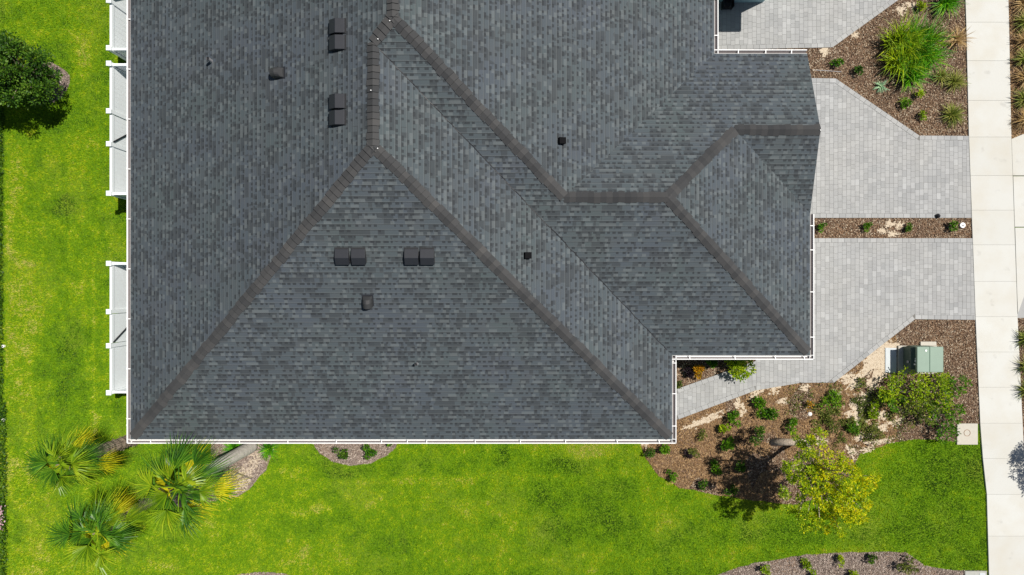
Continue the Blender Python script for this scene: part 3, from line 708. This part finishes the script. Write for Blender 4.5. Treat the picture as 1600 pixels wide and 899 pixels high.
for a_, c_ in ((tx0-.0, tm-.004), (tm+.004, tx1)):
    l_ = MB(); l_.mesh([(a_,tyS,zt-.05),(c_,tyS,zt-.05),(c_,tyN,zt-.05),(a_,tyN,zt-.05),(a_,tyS,zt),(c_,tyS,zt+.012),(c_,tyN,zt+.012),(a_,tyN,zt)], [(3,2,1,0),(4,5,6,7),(0,1,5,4),(1,2,6,5),(2,3,7,6),(3,0,4,7)]); l_.build('lid', M['tgreen'], tr, bevel=.02)
d_ = MB(); dpr = [(fx,.11),(fx+.02,.52),(fx+.16,.60),(fx+.17,.11)]
d_.mesh([(x,tyS+.05,z) for x,z in dpr]+[(x,tyN-.06,z) for x,z in dpr], [tuple(range(4)), (7,6,5,4)]+[(i,i+4,(i+1)%4+4,(i+1)%4) for i in range(4)]); dd = d_.build('door', M['tgreen_shade'], tr, bevel=.02)
h_ = MB(); h_.box(fx-.02,fx+.0,tyS+.25,tyS+.33,.35,.47); h_.build('latch', M['leadpipe'], dd)
for yy, zz, hh in ((tyS+.20,.66,.09),(tyS+.32,.70,.05),(tyS+.40,.70,.03)):
    s_ = MB(); xx = lerp(fx+.16, tx0+.05, (zz-.55)/.31); s_.mesh([(xx-.012,yy,zz-hh),(xx-.012,yy+.05,zz-hh),(xx+.02,yy+.05,zz),(xx+.02,yy,zz)], [(3,2,1,0)]); s_.build('sticker', M['white'], tr)
s_ = MB(); s_.tube([(*G(1446.5,548,zt),zt-.01),(*G(1446.5,548,zt),zt+.02)], .035, 12); s_.build('bolt_cap', M['white'], tr)
x0,x1,y0,y1 = gbox(1382,543.5,1400,583); hv = MB(); hv.box(x0,x1,y0,y1,0,.05); hh = hv.build('handhole', M['cover'], bevel=.03); tag(hh, 'flat pale grey handhole cover left of the green transformer', 'utility cover')
b_ = MB()
for q in ((x0+.06,y0+.1),(x1-.06,y1-.1)): b_.tube([(*q,.049),(*q,.056)], .018, 10)
b_.build('bolt', M['black'], hh)
x0,x1,y0,y1 = gbox(1493.5,661.5,1526,694.5); b_ = MB(); b_.box(x0,x1,y0,y1,0,.07); mp = tag(b_.build('meter_pad', M['pad'], bevel=.015), 'square white concrete pad at the lawn corner beside the sidewalk', 'concrete pad')
b_ = MB(); px_, py_ = G(1509,676); b_.tube([(px_+.11*math.cos(t), py_+.11*math.sin(t), .075) for t in [i*math.pi/8 for i in range(17)]], .008, 6); b_.build('lid_ring', plain('rust_ring', (.30,.17,.10), .9), mp)
x0,x1,y0,y1 = gbox(1506,891.5,1540,915); b_ = MB(); b_.box(x0,x1,y0,y1,0,.07); wb = tag(b_.build('water_meter_box', plain('weathered_concrete', (.36,.36,.33), .9, .3, 8), bevel=.015), 'weathered grey concrete box cover at the bottom edge of the photo', 'utility cover')
b_ = MB(); b_.box(x0+.5,x1-.06,y0+.06,y1-.06,.068,.08); b_.build('lid', M['cover'], wb, bevel=.01)
cx_, cy_ = G(1502,352.5); b_ = MB(); b_.tube([(cx_,cy_,0),(cx_,cy_,.09)], .095, 20); co = tag(b_.build('cleanout_cap', M['white'], bevel=.006), 'round white cleanout cap in the mulch strip by the sidewalk', 'pipe cap')
b_ = MB(); b_.box(cx_-.02,cx_+.02,cy_-.02,cy_+.02,.089,.11); b_.build('wrench_nut', M['black'], co)
lx, ly = G(1463,338); pt = empty('path_light', (lx,ly,.05), label='small black fixture lying on the paver edge above the mulch strip', cat='garden light')
b_ = MB(); b_.tube([(lx,ly,.05),(lx,ly,.10)], .05, 10); b_.tube([(lx,ly,.10),(lx,ly,.16),(lx,ly,.19)], [.08,.05,.01], 12); b_.build('lamp_shade', M['black'], pt); b_ = MB(); b_.tube([(lx-.1,ly+.01,.06),(lx+.1,ly-.01,.06)], .018, 8); b_.build('stake', M['black'], pt)
# drip pipe
b_ = MB(); b_.tube([(*G(1268,110),.03),(*G(1290,111),.035),(*G(1314,113),.03)], .011, 6); tag(b_.build('drip_line', M['leadpipe']), 'thin grey drip pipe across the upper mulch bed', 'pipe')
for u, v, l in ((7,541,'white sprinkler head at the left lawn edge, upper of two'), (7,656,'white sprinkler head at the left lawn edge, lower of two')):
    x, y = G(u, v); b_ = MB(); b_.tube([(x,y,0),(x,y,.08)], .05, 12); o_ = tag(b_.build('sprinkler_head', M['white'], bevel=.006), l, 'sprinkler', 'sprinkler heads at the lawn edge'); b_ = MB(); b_.tube([(x,y,.08),(x,y,.11)], .02, 8); b_.build('nozzle', M['black'], o_)
x, y = G(1265, 647); rk = MB(); rk.tube([(x,y,0),(x,y,.04),(x,y,.07)], [.09,.075,.03], 7); tag(rk.build('stone', plain('white_stone', (.75,.74,.72), .7, .1), bevel=.01), 'small white stone above the yellow flowering tree', 'stone')

# ------------------------------------------------------------ plants
def leaves(name, C, Nn, L, W, mat, parent, up=.0):
    """pointed leaf quads at centres C with growth directions Nn"""
    n = len(C); L = np.broadcast_to(L, n)*RNG.uniform(.6,1.3,n); W = np.broadcast_to(W, n)*RNG.uniform(.7,1.2,n)
    d = Nn/np.maximum(np.linalg.norm(Nn,axis=1,keepdims=True),1e-6); r = RNG.normal(0,1,(n,3)); s = np.cross(d, r); s /= np.maximum(np.linalg.norm(s,axis=1,keepdims=True),1e-6)
    # bias the leaf plane to face the sky
    flat = np.cross(d, np.array([0,0,1.])); fl = np.linalg.norm(flat,axis=1,keepdims=True); flat = np.where(fl>.1, flat/np.maximum(fl,1e-6), s); s = s*.55+flat*.75; s /= np.linalg.norm(s,axis=1,keepdims=True)
    L = L[:,None]; W = W[:,None]
    V = np.stack([C, C+d*L*.45+s*W*.5, C+d*L, C+d*L*.45-s*W*.5], 1)
    V[:,:,2] = np.maximum(V[:,:,2], .012)
    return npmesh(name, V.reshape(-1,3), np.arange(4*n).reshape(-1,4), mat, parent)
LM = {}
LM['green'] = leafmat('shrub_leaves_green', [(0,(.015,.055,.005)),(.35,(.05,.16,.006)),(.7,(.13,.29,.008)),(1,(.30,.44,.02))])
LM['lime'] = leafmat('shrub_leaves_lime', [(0,(.05,.12,.006)),(.35,(.17,.29,.006)),(.7,(.36,.48,.01)),(1,(.56,.58,.03))])
LM['dark'] = leafmat('tree_leaves_dark', [(0,(.008,.03,.005)),(.4,(.028,.085,.006)),(.7,(.08,.17,.010)),(1,(.20,.31,.035))], .2, .5)
LM['yellow'] = leafmat('tree_leaves_yellow', [(0,(.06,.16,.005)),(.25,(.24,.38,.005)),(.5,(.50,.56,.005)),(.8,(.74,.66,.006)),(1,(.80,.54,.010))])
LM['orange'] = leafmat('shrub_leaves_orange', [(0,(.10,.12,.01)),(.4,(.34,.22,.01)),(.7,(.62,.27,.01)),(1,(.55,.45,.03))])
LM['purple'] = leafmat('shrub_leaves_purple', [(0,(.008,.006,.010)),(.5,(.02,.014,.02)),(1,(.06,.035,.04))])
LM['olive'] = leafmat('shrub_leaves_olive', [(0,(.03,.05,.01)),(.4,(.09,.13,.02)),(.7,(.2,.23,.04)),(1,(.36,.34,.10))])
LM['clump'] = leafmat('grass_clump_blades', [(0,(.012,.06,.003)),(.35,(.045,.20,.005)),(.65,(.12,.38,.006)),(.85,(.32,.50,.008)),(1,(.55,.55,.02))], .25, .5)
LM['tuft'] = leafmat('tuft_blades', [(0,(.05,.09,.01)),(.4,(.15,.2,.02)),(.7,(.33,.33,.07)),(1,(.5,.42,.2))], .3, .6)
LM['agave'] = leafmat('blue_rosette', [(0,(.10,.2,.10)),(.5,(.2,.36,.2)),(1,(.36,.5,.28))], .15, .5)
LM['fan'] = leafmat('palm_frond_green', [(0,(.014,.055,.006)),(.4,(.04,.13,.010)),(.7,(.10,.24,.014)),(1,(.26,.38,.03))], .25, .35)
LM['fan2'] = leafmat('palm_frond_lime', [(0,(.07,.16,.006)),(.5,(.19,.32,.010)),(1,(.42,.48,.02))], .3, .35)
LM['fany'] = leafmat('palm_frond_yellow', [(0,(.38,.38,.01)),(.5,(.62,.56,.012)),(1,(.72,.62,.05))], .3, .4)
LM['straw'] = leafmat('straw_blades', [(0,(.3,.19,.07)),(.5,(.46,.31,.13)),(1,(.6,.46,.25))], .3, .6)
LM['flower'] = leafmat('pink_petals', [(0,(.6,.32,.4)),(1,(.85,.6,.66))], .3)
def barkmat(name, a, b, sc=14):
    k = N(name, .9, .15); n = k.noise(sc, 5, .7, dist=.6); k.bump(n, .03); return k.color(k.ramp(n, [(.3,a),(.7,b)]))
M['bark'] = barkmat('tree_bark', (.30,.24,.18), (.60,.50,.40))
M['palmbark'] = barkmat('palm_trunk', (.16,.12,.09), (.36,.29,.22), 9)
M['palmgrey'] = barkmat('smooth_grey_palm_trunk', (.46,.42,.38), (.62,.57,.52), 5)
M['twig'] = barkmat('grey_twig', (.22,.19,.17), (.42,.38,.34))

def shrub(u, v, r_px, h, mat, label, name='shrub', cat='shrub', n=420, leaf=.075, group='small shrubs in the mulch beds', squash=1., clumps=None, spread=.72):
    k = (CAMH-h*.6)/FPX; X, Y = G(u, v, h*.6); R_ = r_px*k
    root = empty(name, (X,Y,0), label=label, cat=cat, group=group)
    st = MB(); m = clumps or max(5, int(R_*16)); cc = []
    for i in range(m):
        a = random.uniform(0, 6.28); rr = R_*math.sqrt(random.random())*spread; cc.append((X+rr*math.cos(a), Y+rr*math.sin(a)*squash, h*random.uniform(.45,.9)))
        st.tube([(X+rr*.15*math.cos(a),Y+rr*.15*math.sin(a),.0),(X+rr*.6*math.cos(a),Y+rr*.6*math.sin(a)*squash,cc[-1][2]*.6),cc[-1]], [.012,.008,.004], 5)
    st.build('stem', M['twig'], root)
    cc = np.array(cc); idx = RNG.integers(0, m, n); off = RNG.normal(0,1,(n,3)); off /= np.linalg.norm(off,axis=1,keepdims=True); cr = max(.06, R_*(.34 if spread < .8 else .24))
    C = cc[idx]+off*cr*RNG.uniform(.3,1,(n,1))*np.array([1,1,min(1.,h/(2*cr))]); D = off+np.array([0,0,.35])
    C[:,2] = np.maximum(C[:,2], .03); leaves('foliage', C, D, leaf, leaf*.55, mat, root); return root
def tuft(u, v, r_px, h, mat, label, n=140, name='grass_tuft', cat='ornamental grass', group='grass tufts in the beds', wide=.014, lean=(.25,1.25), parent=None, at=None, pname='blades', L=None):
    X, Y = at if at else G(u, v, h*.4); R_ = r_px/44.6
    root = parent or empty(name, (X,Y,0), label=label, cat=cat, group=group)
    a = RNG.uniform(0,2*np.pi,n); ln = RNG.uniform(lean[0],lean[1],n); Lb = RNG.uniform(.65,1.1,n)*(L or math.hypot(R_, h)); seg = 4; ts = np.linspace(0,1,seg+1)
    V = []; base = np.stack([X+RNG.normal(0,R_*.1,n), Y+RNG.normal(0,R_*.1,n)],1); w = wide*RNG.uniform(.6,1.3,n)
    ss = np.stack([-np.sin(a),np.cos(a)],1)
    for t in ts:
        th = ln*(t*.9+.12)*1.15; rad_ = Lb*t*np.sin(np.minimum(th+.1,1.5)); z = Lb*t*np.cos(np.minimum(th,1.75)); z = np.maximum(z, .015)+.0
        cx = base[:,0]+np.cos(a)*rad_; cy = base[:,1]+np.sin(a)*rad_; ww = w*(1-t**2*.92)
        V.append(np.stack([np.stack([cx-ss[:,0]*ww,cy-ss[:,1]*ww,z],1), np.stack([cx+ss[:,0]*ww,cy+ss[:,1]*ww,z],1)],1))
    V = np.stack(V,1).reshape(n, 2*(seg+1), 3); F = []
    for j in range(seg): F.append([2*j,2*j+1,2*j+3,2*j+2])
    F = np.array(F)[None]+(np.arange(n)*2*(seg+1))[:,None,None]; npmesh(pname, V.reshape(-1,3), F.reshape(-1,4), mat, root); return root

def tree(u, v, h0, h1, R_, mat, label, name, n, leaf, top, tr=.07, bark='bark', clumps=60, cr=.32, elbow=None, rej=None, dens_low=False, sparse=1., group=None, ell=(1,1), cat='tree'):
    X, Y = G(u, v); root = empty(name, (X,Y,0), label=label, cat=cat, group=group); tx_, ty_ = top
    t_ = MB(); jx, jy = lerp(X,tx_,.55), lerp(Y,ty_,.55); hz = h0+(h1-h0)*.35
    q1 = (lerp(X,tx_,.2),lerp(Y,ty_,.2),h0*.5)
    if elbow: jx, jy = G(*elbow); hz = elbow[2]; q1 = (lerp(X,jx,.5),lerp(Y,jy,.5),hz*.5)
    t_.tube([(X,Y,-.05),q1,(jx,jy,hz)], [tr*1.25,tr,tr*.85], 12); cc = []
    mid = (h0+h1)/2
    for i in range(clumps):
        while True:
            p = np.array([random.uniform(-1,1) for _ in range(3)]); q = np.linalg.norm(p)
            if (.1 if rej else .0) < q <= 1 and not (rej and rej(p)): break
        c_ = (tx_+p[0]*R_*ell[0], ty_+p[1]*R_*ell[1], mid+p[2]*(h1-h0)/2); cc.append(c_)
    t_.build('trunk', M[bark], root, smooth=True)
    br = MB()
    if elbow:
        f2 = (tx_+.1, ty_+.05, h0-.3); br.tube([(jx,jy,hz-.04), (lerp(jx,f2[0],.5),lerp(jy,f2[1],.5)+.06,lerp(hz,f2[2],.45)), f2], [tr*.8,tr*.6,tr*.42], 8); jx, jy, hz = f2
    for c_ in cc[::(3 if elbow else 2)]:
        m = (lerp(jx,c_[0],.5)+random.uniform(-.1,.1), lerp(jy,c_[1],.5)+random.uniform(-.1,.1), lerp(hz,c_[2],.45)+.05)
        br.tube([(jx,jy,hz-.05), m, c_], [tr*.34,tr*.18,tr*.06], 5)
    br.build('branches', M[bark], root)
    cc = np.array(cc); idx = RNG.integers(0, clumps, n); off = RNG.normal(0,1,(n,3)); off /= np.linalg.norm(off,axis=1,keepdims=True)
    if elbow:
        C = cc[idx]+off*cr*RNG.uniform(.15,1,(n,1))**.7; fl_ = (RNG.random(n) < .72) & (cc[idx][:,0]+.35*cc[idx][:,2]+RNG.normal(0,.35,n) > tx_+.35*mid-.45); C2 = C[fl_]+np.array([0,0,.08]); leaves('blossom', C2, off[fl_]+np.array([0,0,.6]), leaf*.9, leaf*.6, LM['yellow'], root)
        leaves('crown', C[~fl_], off[~fl_]+np.array([0,0,.3]), leaf, leaf*.55, LM['lime'], root); return root
    C = cc[idx]+off*cr*RNG.uniform(.15,1,(n,1))**.7; leaves('crown', C, off+np.array([0,0,.3]), leaf, leaf*.55, mat, root); return root

# dark tree, left
tx_, ty_ = G(17,112,2.0)
tree(77,130,.7,3.0,1.16,LM['dark'],'dark green leafy tree on a mulch ring at the left edge','broadleaf_tree',17000,.09,(tx_,ty_),.05,clumps=95,cr=.25,ell=(1.05,1.0))
# yellow flowering tree
tx_, ty_ = G(1288,745,3.0)
yt = tree(1206,691,2.3,4.0,1.46,LM['yellow'],'leaning tree with yellow blossom tips beside the mulch bed','flowering_tree',16000,.07,(tx_,ty_),.12,clumps=165,cr=.13,ell=(1.0,1.22),elbow=(1262,691,.6),rej=lambda p: (p[1] > .42 and p[0] > -.12) or (p[0] > .55 and p[1] > .1) or (p[1] > .1 and p[0] < -.85))
# tree beyond the sidewalk whose shadow falls on it
tx_, ty_ = 19.35,-5.75
tree(1642,708,1.6,3.6,.85,LM['dark'],'roadside tree right of the sidewalk, casting leafy shade on the concrete','broadleaf_tree',5000,.075,(tx_,ty_),.06,clumps=46,cr=.22)

# fan palms
def frond(root, base, az, el, petiole, fan, mat, droop=.5, nseg=30, spread=2.2):
    d = Vector((math.cos(az)*math.cos(el), math.sin(az)*math.cos(el), math.sin(el))); side = Vector((-math.sin(az), math.cos(az), 0)); upn = side.cross(d)*-1
    if upn.z < 0: upn = -upn
    p1 = base+d*petiole*.5+Vector((0,0,.02)); hub = base+d*petiole-Vector((0,0,.10*petiole*droop))
    d2 = (hub-p1).normalized(); V = []; F = []
    def tube3(a, b, w):
        n = len(V); 
        for p in (a, b):
            V.extend([p+side*w, p+upn*w, p-side*w])
        for i in range(3): F.append((n+i, n+(i+1)%3, n+3+(i+1)%3, n+3+i))
    tube3(base, p1, .018); tube3(p1, hub, .014)
    for i in range(nseg):
        t = (i/(nseg-1)-.5)*2; ang = t*spread*.5*1.15; L = fan*(1-.30*abs(t)**1.6)*random.uniform(.78,1.10)
        dd = (d2*math.cos(ang)+side*math.sin(ang)).normalized(); w = fan*spread/nseg*.21; ang += random.uniform(-.045,.045); fold = .012*(1 if i%2 else -1)
        sdv = (side*math.cos(ang)-d2*math.sin(ang)); n = len(V); b0 = hub+dd*.02
        m1 = hub+dd*L*.48+upn*(.06*fan*(1-abs(t)))-Vector((0,0,.06*L*droop)); m2 = hub+dd*L*.78-Vector((0,0,.22*L*droop+random.uniform(0,.05))); e_ = hub+dd*L*.99-Vector((0,0,(.42+random.uniform(-.1,.18))*L*droop))
        V.extend([b0-sdv*.004, b0+sdv*.004+upn*fold, m1-sdv*w, m1+sdv*w+upn*fold*2, m2-sdv*w*.5, m2+sdv*w*.5+upn*fold, e_])
        F.append((n,n+1,n+3,n+2)); F.append((n+2,n+3,n+5,n+4)); F.append((n+4,n+5,n+6))
    mb = MB(); mb.mesh(V, F); mb.build('frond', mat, root)
def palm(u, v, crown_uv, h, label, trunk_mat, tr, nf, fan, yel, seed, az0=0):
    random.seed(seed); X, Y = G(u, v); tX, tY = G(*crown_uv, h); root = empty('fan_palm', (X,Y,0), label=label, cat='palm tree', group='fan palms at the lower left corner of the house')
    t_ = MB(); pts = []; rs = []
    K = 26
    for i in range(K+1):
        t = i/K; pts.append((lerp(X,tX,t*t*.4+t*.6), lerp(Y,tY,t*t*.4+t*.6), t*(h-.15)-.02)); rs.append(tr*(1.12 if trunk_mat == 'palmgrey' else 1.0)*(1-.15*t)*(1+(.14 if i%2 and trunk_mat == 'palmbark' else 0)))
    t_.tube(pts, rs, 14); t_.build('trunk', M[trunk_mat], root, smooth=trunk_mat == 'palmgrey')
    if trunk_mat == 'palmbark':
        b_ = MB()
        for i in range(120):
            t = random.uniform(.1,1); a = random.uniform(0,6.28); c = Vector((lerp(X,tX,t*t*.4+t*.6), lerp(Y,tY,t*t*.4+t*.6), t*(h-.15))); o_ = Vector((math.cos(a),math.sin(a),0)); s_ = Vector((-math.sin(a),math.cos(a),0))
            p = c+o_*tr*.85; q = p+o_*.09+Vector((0,0,.16))+s_*random.uniform(-.05,.05); b_.face([p-s_*.035,p+s_*.035,q+s_*.012,q-s_*.012])
        b_.build('leaf_bases', M['palmbark'], root)
    c = Vector((tX,tY,h-.12)); b_ = MB(); b_.tube([c-Vector((0,0,.35)), c-Vector((0,0,.1)), c+Vector((0,0,.15))], [tr*.9,tr*1.3,tr*.4], 10); b_.build('heart', LM['fan2'], root)
    for i in range(nf):
        az = az0+i*2.39996; f = i/(nf-1); el = lerp(1.05, -.28, f**.8)+random.uniform(-.12,.12); mat = LM['fan'] if random.random() > .42 else LM['fan2']
        if i >= nf-yel: mat = LM['fany']
        frond(root, c+Vector((random.uniform(-.04,.04),random.uniform(-.04,.04),lerp(.1,-.12,f))), az+random.uniform(-.15,.15), el, fan*random.uniform(.35,1.0), fan*random.uniform(.95,1.3), mat, droop=random.uniform(.4,1.3), spread=random.uniform(1.4,2.4))
palm(224,681,(97,724),4.2,'rough-trunked fan palm nearest the lower left corner of the roof','palmbark',.19,19,.74,3,11,.5)
palm(394,697,(277,762),5.1,'tallest fan palm with smooth grey trunk and bright yellow fronds','palmgrey',.19,24,.80,5,23,1.1)
palm(262,767,(152,832),4.0,'fan palm at the bottom left, farthest from the house','palmbark',.16,20,.74,3,37,2.0)
random.seed(99)
# metal stake brace by the smooth palm
b_ = MB(); b_.tube([(*G(361,735),.04),(*G(394,748),.03)], .03, 6); tag(b_.build('wooden_stake', plain('weathered_stake', (.12,.10,.09), .9)), 'thin dark stake lying on the mulch below the smooth palm trunk', 'stake')

# shrubs of the beds
SH = [ # u, v, r_px, h, mat, label, n, leaf
 (1155,571,30,.75,'lime','bright lime shrub at the inner roof corner overhanging the walkway',1500,.10),
 (1108,566,11,.35,'green','green shrub between the purple plant and the lime shrub by the inner roof corner',420,.08),
 (1077,583,10,.4,'purple','near-black purple plant by the inner roof corner',420,.09),
 (1091,581,11,.4,'orange','orange leaved shrub by the inner roof corner',460,.08),
 (1061,602,9,.3,'olive','small olive plant at the left end of the walkway',160,.07),
 (1196,636,22,.45,'green','wide green shrub just below the walkway, topmost of the front bed',700,.09),
 (1150,655,12,.4,'green','green shrub below the walkway, right one of a touching pair',330,.08),
 (1132,664,12,.35,'lime','yellow-green shrub below the walkway, left one of a touching pair',300,.08),
 (1097,680,9,.25,'olive','small yellowish plant in the tan mulch near the lower house corner',150,.07),
 (1041,698,13,.35,'green','green shrub just under the lower right corner of the gutter',330,.075),
 (1016,708,9,.3,'dark','dark green shrub at the left tip of the front bed',260,.065),
 (1085,708,9,.3,'olive','olive green shrub in open mulch, right of the lower house corner',200,.07),
 (1073,710,9,.3,'purple','dark plant touching the olive shrub right of the lower house corner',160,.07),
 (1140,697,14,.4,'green','green shrub left of the yellow tree shadow',360,.08),
 (1185,680,17,.5,'dark','dark shrub above the yellow tree shadow',320,.08),
 (1160,688,8,.3,'purple','tiny dark twiggy plant between two green shrubs above the tree shadow',120,.06),
 (1049,742,10,.35,'green','round green shrub on the curved lawn edge, left one',300,.065),
 (1097,758,10,.35,'dark','round green shrub on the curved lawn edge, lower one',300,.065),
 (1120,731,12,.35,'green','green shrub at the left rim of the tree shadow',320,.075),
 (1155,730,13,.4,'dark','shrub in the middle of the tree shadow',320,.075),
 (1142,768,12,.35,'dark','shrub at the bottom of the tree shadow by the lawn edge',280,.075),
 (1238,668,14,.4,'green','green shrub directly above the leaning tree trunk',360,.075),
 (1303,632,22,.35,'green','low green shrub in the middle of the front bed, above the yellow tree',560,.075),
 (1297,664,20,.3,'olive','loose olive shrub right above the yellow tree crown',480,.07),
 (1336,672,16,.3,'green','loose green shrub beside the olive one above the yellow tree crown',300,.07),
 (1366,639,15,.4,'lime','yellow-green shrub left of the large green shrub mass',360,.08),
 (1367,682,18,.3,'olive','pale speckled shrub at the lawn edge right of the yellow tree',420,.07),
 (1345,600,10,.25,'olive','sparse olive plant below the sandy patch',160,.07),
 (1263,634,8,.3,'orange','little orange plant beside the white stone',110,.06),
 (1283,355,8,.3,'green','round green shrub in the mulch strip between the driveways, next to the gutter',260,.06),
 (1357,356,8,.3,'green','round green shrub in the mulch strip between the driveways, second from the gutter',260,.06),
 (1423,356,8,.3,'dark','round green shrub in the mulch strip between the driveways, third from the gutter',260,.06),
 (1486,354,10,.35,'green','round green shrub in the mulch strip beside the white pipe cap',330,.06),
 (1306,97,9,.3,'green','green plant in the upper bed nearest the gable eave',220,.075),
 (1344,108,9,.3,'dark','dark green plant left of the big bright grass clump',220,.075),
 (1437,11,9,.3,'lime','yellow-green plant above the big bright grass clump',200,.08),
 (1415,160,10,.3,'green','green plant below the big bright grass clump',220,.075),
 (1438,146,8,.3,'lime','lime plant touching the lower rim of the big bright grass clump',150,.075),
 (1444,180,7,.3,'lime','small lime plant at the bottom of the upper bed',130,.075),
 (532,709,13,.45,'dark','dark shrub against the bottom gutter, left one of the pair',420,.07),
 (575,706,13,.45,'green','green shrub against the bottom gutter, right one of the pair',420,.07),
 (608,694,7,.3,'green','tiny shrub half under the bottom gutter, right of a pair of shrubs',110,.06),
 (1198,893,10,.35,'lime','first yellow-green shrub from the left in the bottom bed',260,.07),
 (1256,881,11,.35,'lime','second yellow-green shrub from the left in the bottom bed',300,.07),
 (1310,877,10,.35,'lime','yellow-green ball shrub next to the dark ball shrub in the bottom bed',300,.06),
 (1361,873,9,.35,'dark','dark green ball shrub in the bottom bed',300,.06),
 (1418,886,17,.4,'olive','pale straggly shrub at the right end of the bottom bed',420,.075),
 (1338,897,14,.35,'lime','yellow-green shrub cut by the bottom edge, below the dark ball shrub',260,.07),
 (1268,899,9,.35,'lime','yellow shrub cut by the bottom edge, left of the other cut one',160,.07),
]
for u, v, r, h, m, lab, n, lf in SH: shrub(u, v, r, h, LM[m], lab, n=n, leaf=lf)
wd = []
for _ in range(9000):
    u, v = random.gauss(1325, 48), random.gauss(650, 28)
    if 1225 < u < 1420 and 596 < v < 715: wd.append(G(u, v))
wd = np.array(wd); wd = wd[(vnoise(wd, 2.1, 11)*.5+vnoise(wd, 5, 12)*.5) > .50]; wd = wd[inside(wd, BED['front'][0])]
C = np.concatenate([wd, RNG.uniform(.01,.14,(len(wd),1))],1); tag(leaves('weeds', C, RNG.normal(0,1,C.shape)+np.array([0,0,.5]), .085, .035, LM['olive'], None), 'low olive weeds in the mulch', 'weeds', kind='stuff')
# large sprawling shrub mass
for i, (u, v, r, m, lab) in enumerate([(1412,612,35,'lime','large lime and green shrub touching the front left of the green transformer'),(1460,613,37,'lime','large lime and green shrub directly below the green transformer'),
        (1493,604,20,'green','large green shrub at the right, below the transformer, nearest the sidewalk'),(1432,642,26,'olive','olive part-bare shrub in the heart of the big shrub mass'),
        (1476,650,28,'green','large green shrub above the square white pad'),(1478,676,16,'green','green shrub overhanging the lawn left of the square white pad'),(1392,624,18,'green','green shrub at the left end of the big shrub mass')]):
    shrub(u, v, r, .75, LM[m], lab, n=int(1.05*r*r), leaf=.085, group='large shrubs by the transformer', clumps=int(r*.75), spread=.95)
# big bright grass clump
cx0, cy0 = G(1422, 84, .3); bigc = empty('grass_clump', (cx0,cy0,0), label='huge bright green grass clump in the upper mulch bed', cat='ornamental grass')
rs_ = random.Random(5)
for i in range(17):
    a = i*2.4; r_ = .80*math.sqrt((i+.5)/17); mat = (LM['lime'] if math.cos(a) < -.2 and rs_.random() < .7 else rs_.choice((LM['clump'],LM['clump'],LM['green'])))
    tuft(0,0,34,.75,mat,'',n=105,parent=bigc,at=(cx0+r_*math.cos(a)+rs_.uniform(-.1,.1),cy0+r_*math.sin(a)+rs_.uniform(-.1,.1)),wide=.017,lean=(.05,.95),L=rs_.uniform(.72,1.12))
tuft(1494,62,22,.35,LM['straw'],'dry straw-coloured tuft against the right rim of the big grass clump',n=110)
tuft(1478,4,26,.5,LM['clump'],'green grass tuft at the top edge beside the sidewalk',n=190)
tuft(1491,128,17,.35,LM['tuft'],'olive grass tuft by the sidewalk, right below the straw tuft',n=170)
tuft(1487,180,18,.35,LM['tuft'],'olive green grass tuft in the bottom right of the upper bed',n=180)
tuft(1470,120,15,.3,LM['tuft'],'yellowish low tuft at the lower right rim of the big grass clump',n=90)
tuft(1377,135,10,.2,LM['agave'],'pale blue-green spiky rosette below left of the big grass clump',n=46,name='agave',cat='agave',wide=.02,lean=(.5,1.3))
tuft(1413,158,8,.2,LM['tuft'],'small tuft among the plants under the big grass clump',n=40)
for i, v in enumerate((8,36,66,95,125,158,190)):
    pos = ('topmost','second from the top','third from the top','middle one','third from the bottom','second from the bottom','lowest')[i]
    tuft(1603,v-3,14,.45,LM['tuft'] if i % 2 else LM['straw'],'grass tuft in the roadside strip right of the sidewalk, %s'%pos,n=190,group='grass tufts in the roadside strip')
for i, v in enumerate((530,570,610)):
    tuft(1606,v,15,.4,LM['tuft'],'grass tuft at the right edge beyond the sidewalk, %s of three'%('top','middle','lowest')[i],n=150,group='tufts at the lower right edge')
for u, v, l in ((365,700,'green grass tuft behind the smooth palm trunk'),(420,702,'green grass tuft at the right end of the palm bed'),(352,770,'soft green tuft at the lower end of the palm bed')):
    tuft(u,v,15,.35,LM['clump'],l,n=150)
# hedge along the left edge
hg = empty('hedge', (-18.0,-4,0), label='low dark hedge along the left edge of the lawn', cat='hedge')
n = 14000; hy_ = RNG.uniform(-11,9,n); C = np.stack([np.where(hy_ < -4, -17.66, -17.80)-1.0*RNG.random(n)**1.3, hy_, RNG.uniform(.02,.20,n)],1); leaves('foliage', C, RNG.normal(0,1,(n,3))+np.array([0,0,.5]), .08, .045, LM['dark'], hg)
b_ = MB()
for i in range(40): b_.tube([(-18.2,-11+i*.38,0),(-18.2+random.uniform(-.1,.1),-11+i*.38,.3)], .012, 5)
b_.build('stem', M['twig'], hg)
fl = empty('flowering_plant', (*G(-2,810,.4),0), label='pink flowers at the left edge in front of the hedge', cat='flowers')
X, Y = G(-3,810,.4); n = 260; C = np.stack([RNG.normal(X,.08,n), RNG.uniform(Y-.45,Y+.45,n), RNG.uniform(.34,.44,n)],1); leaves('petals', C, RNG.normal(0,1,(n,3))+np.array([0,0,.6]), .06, .05, LM['flower'], fl)
S.render.engine = 'CYCLES'
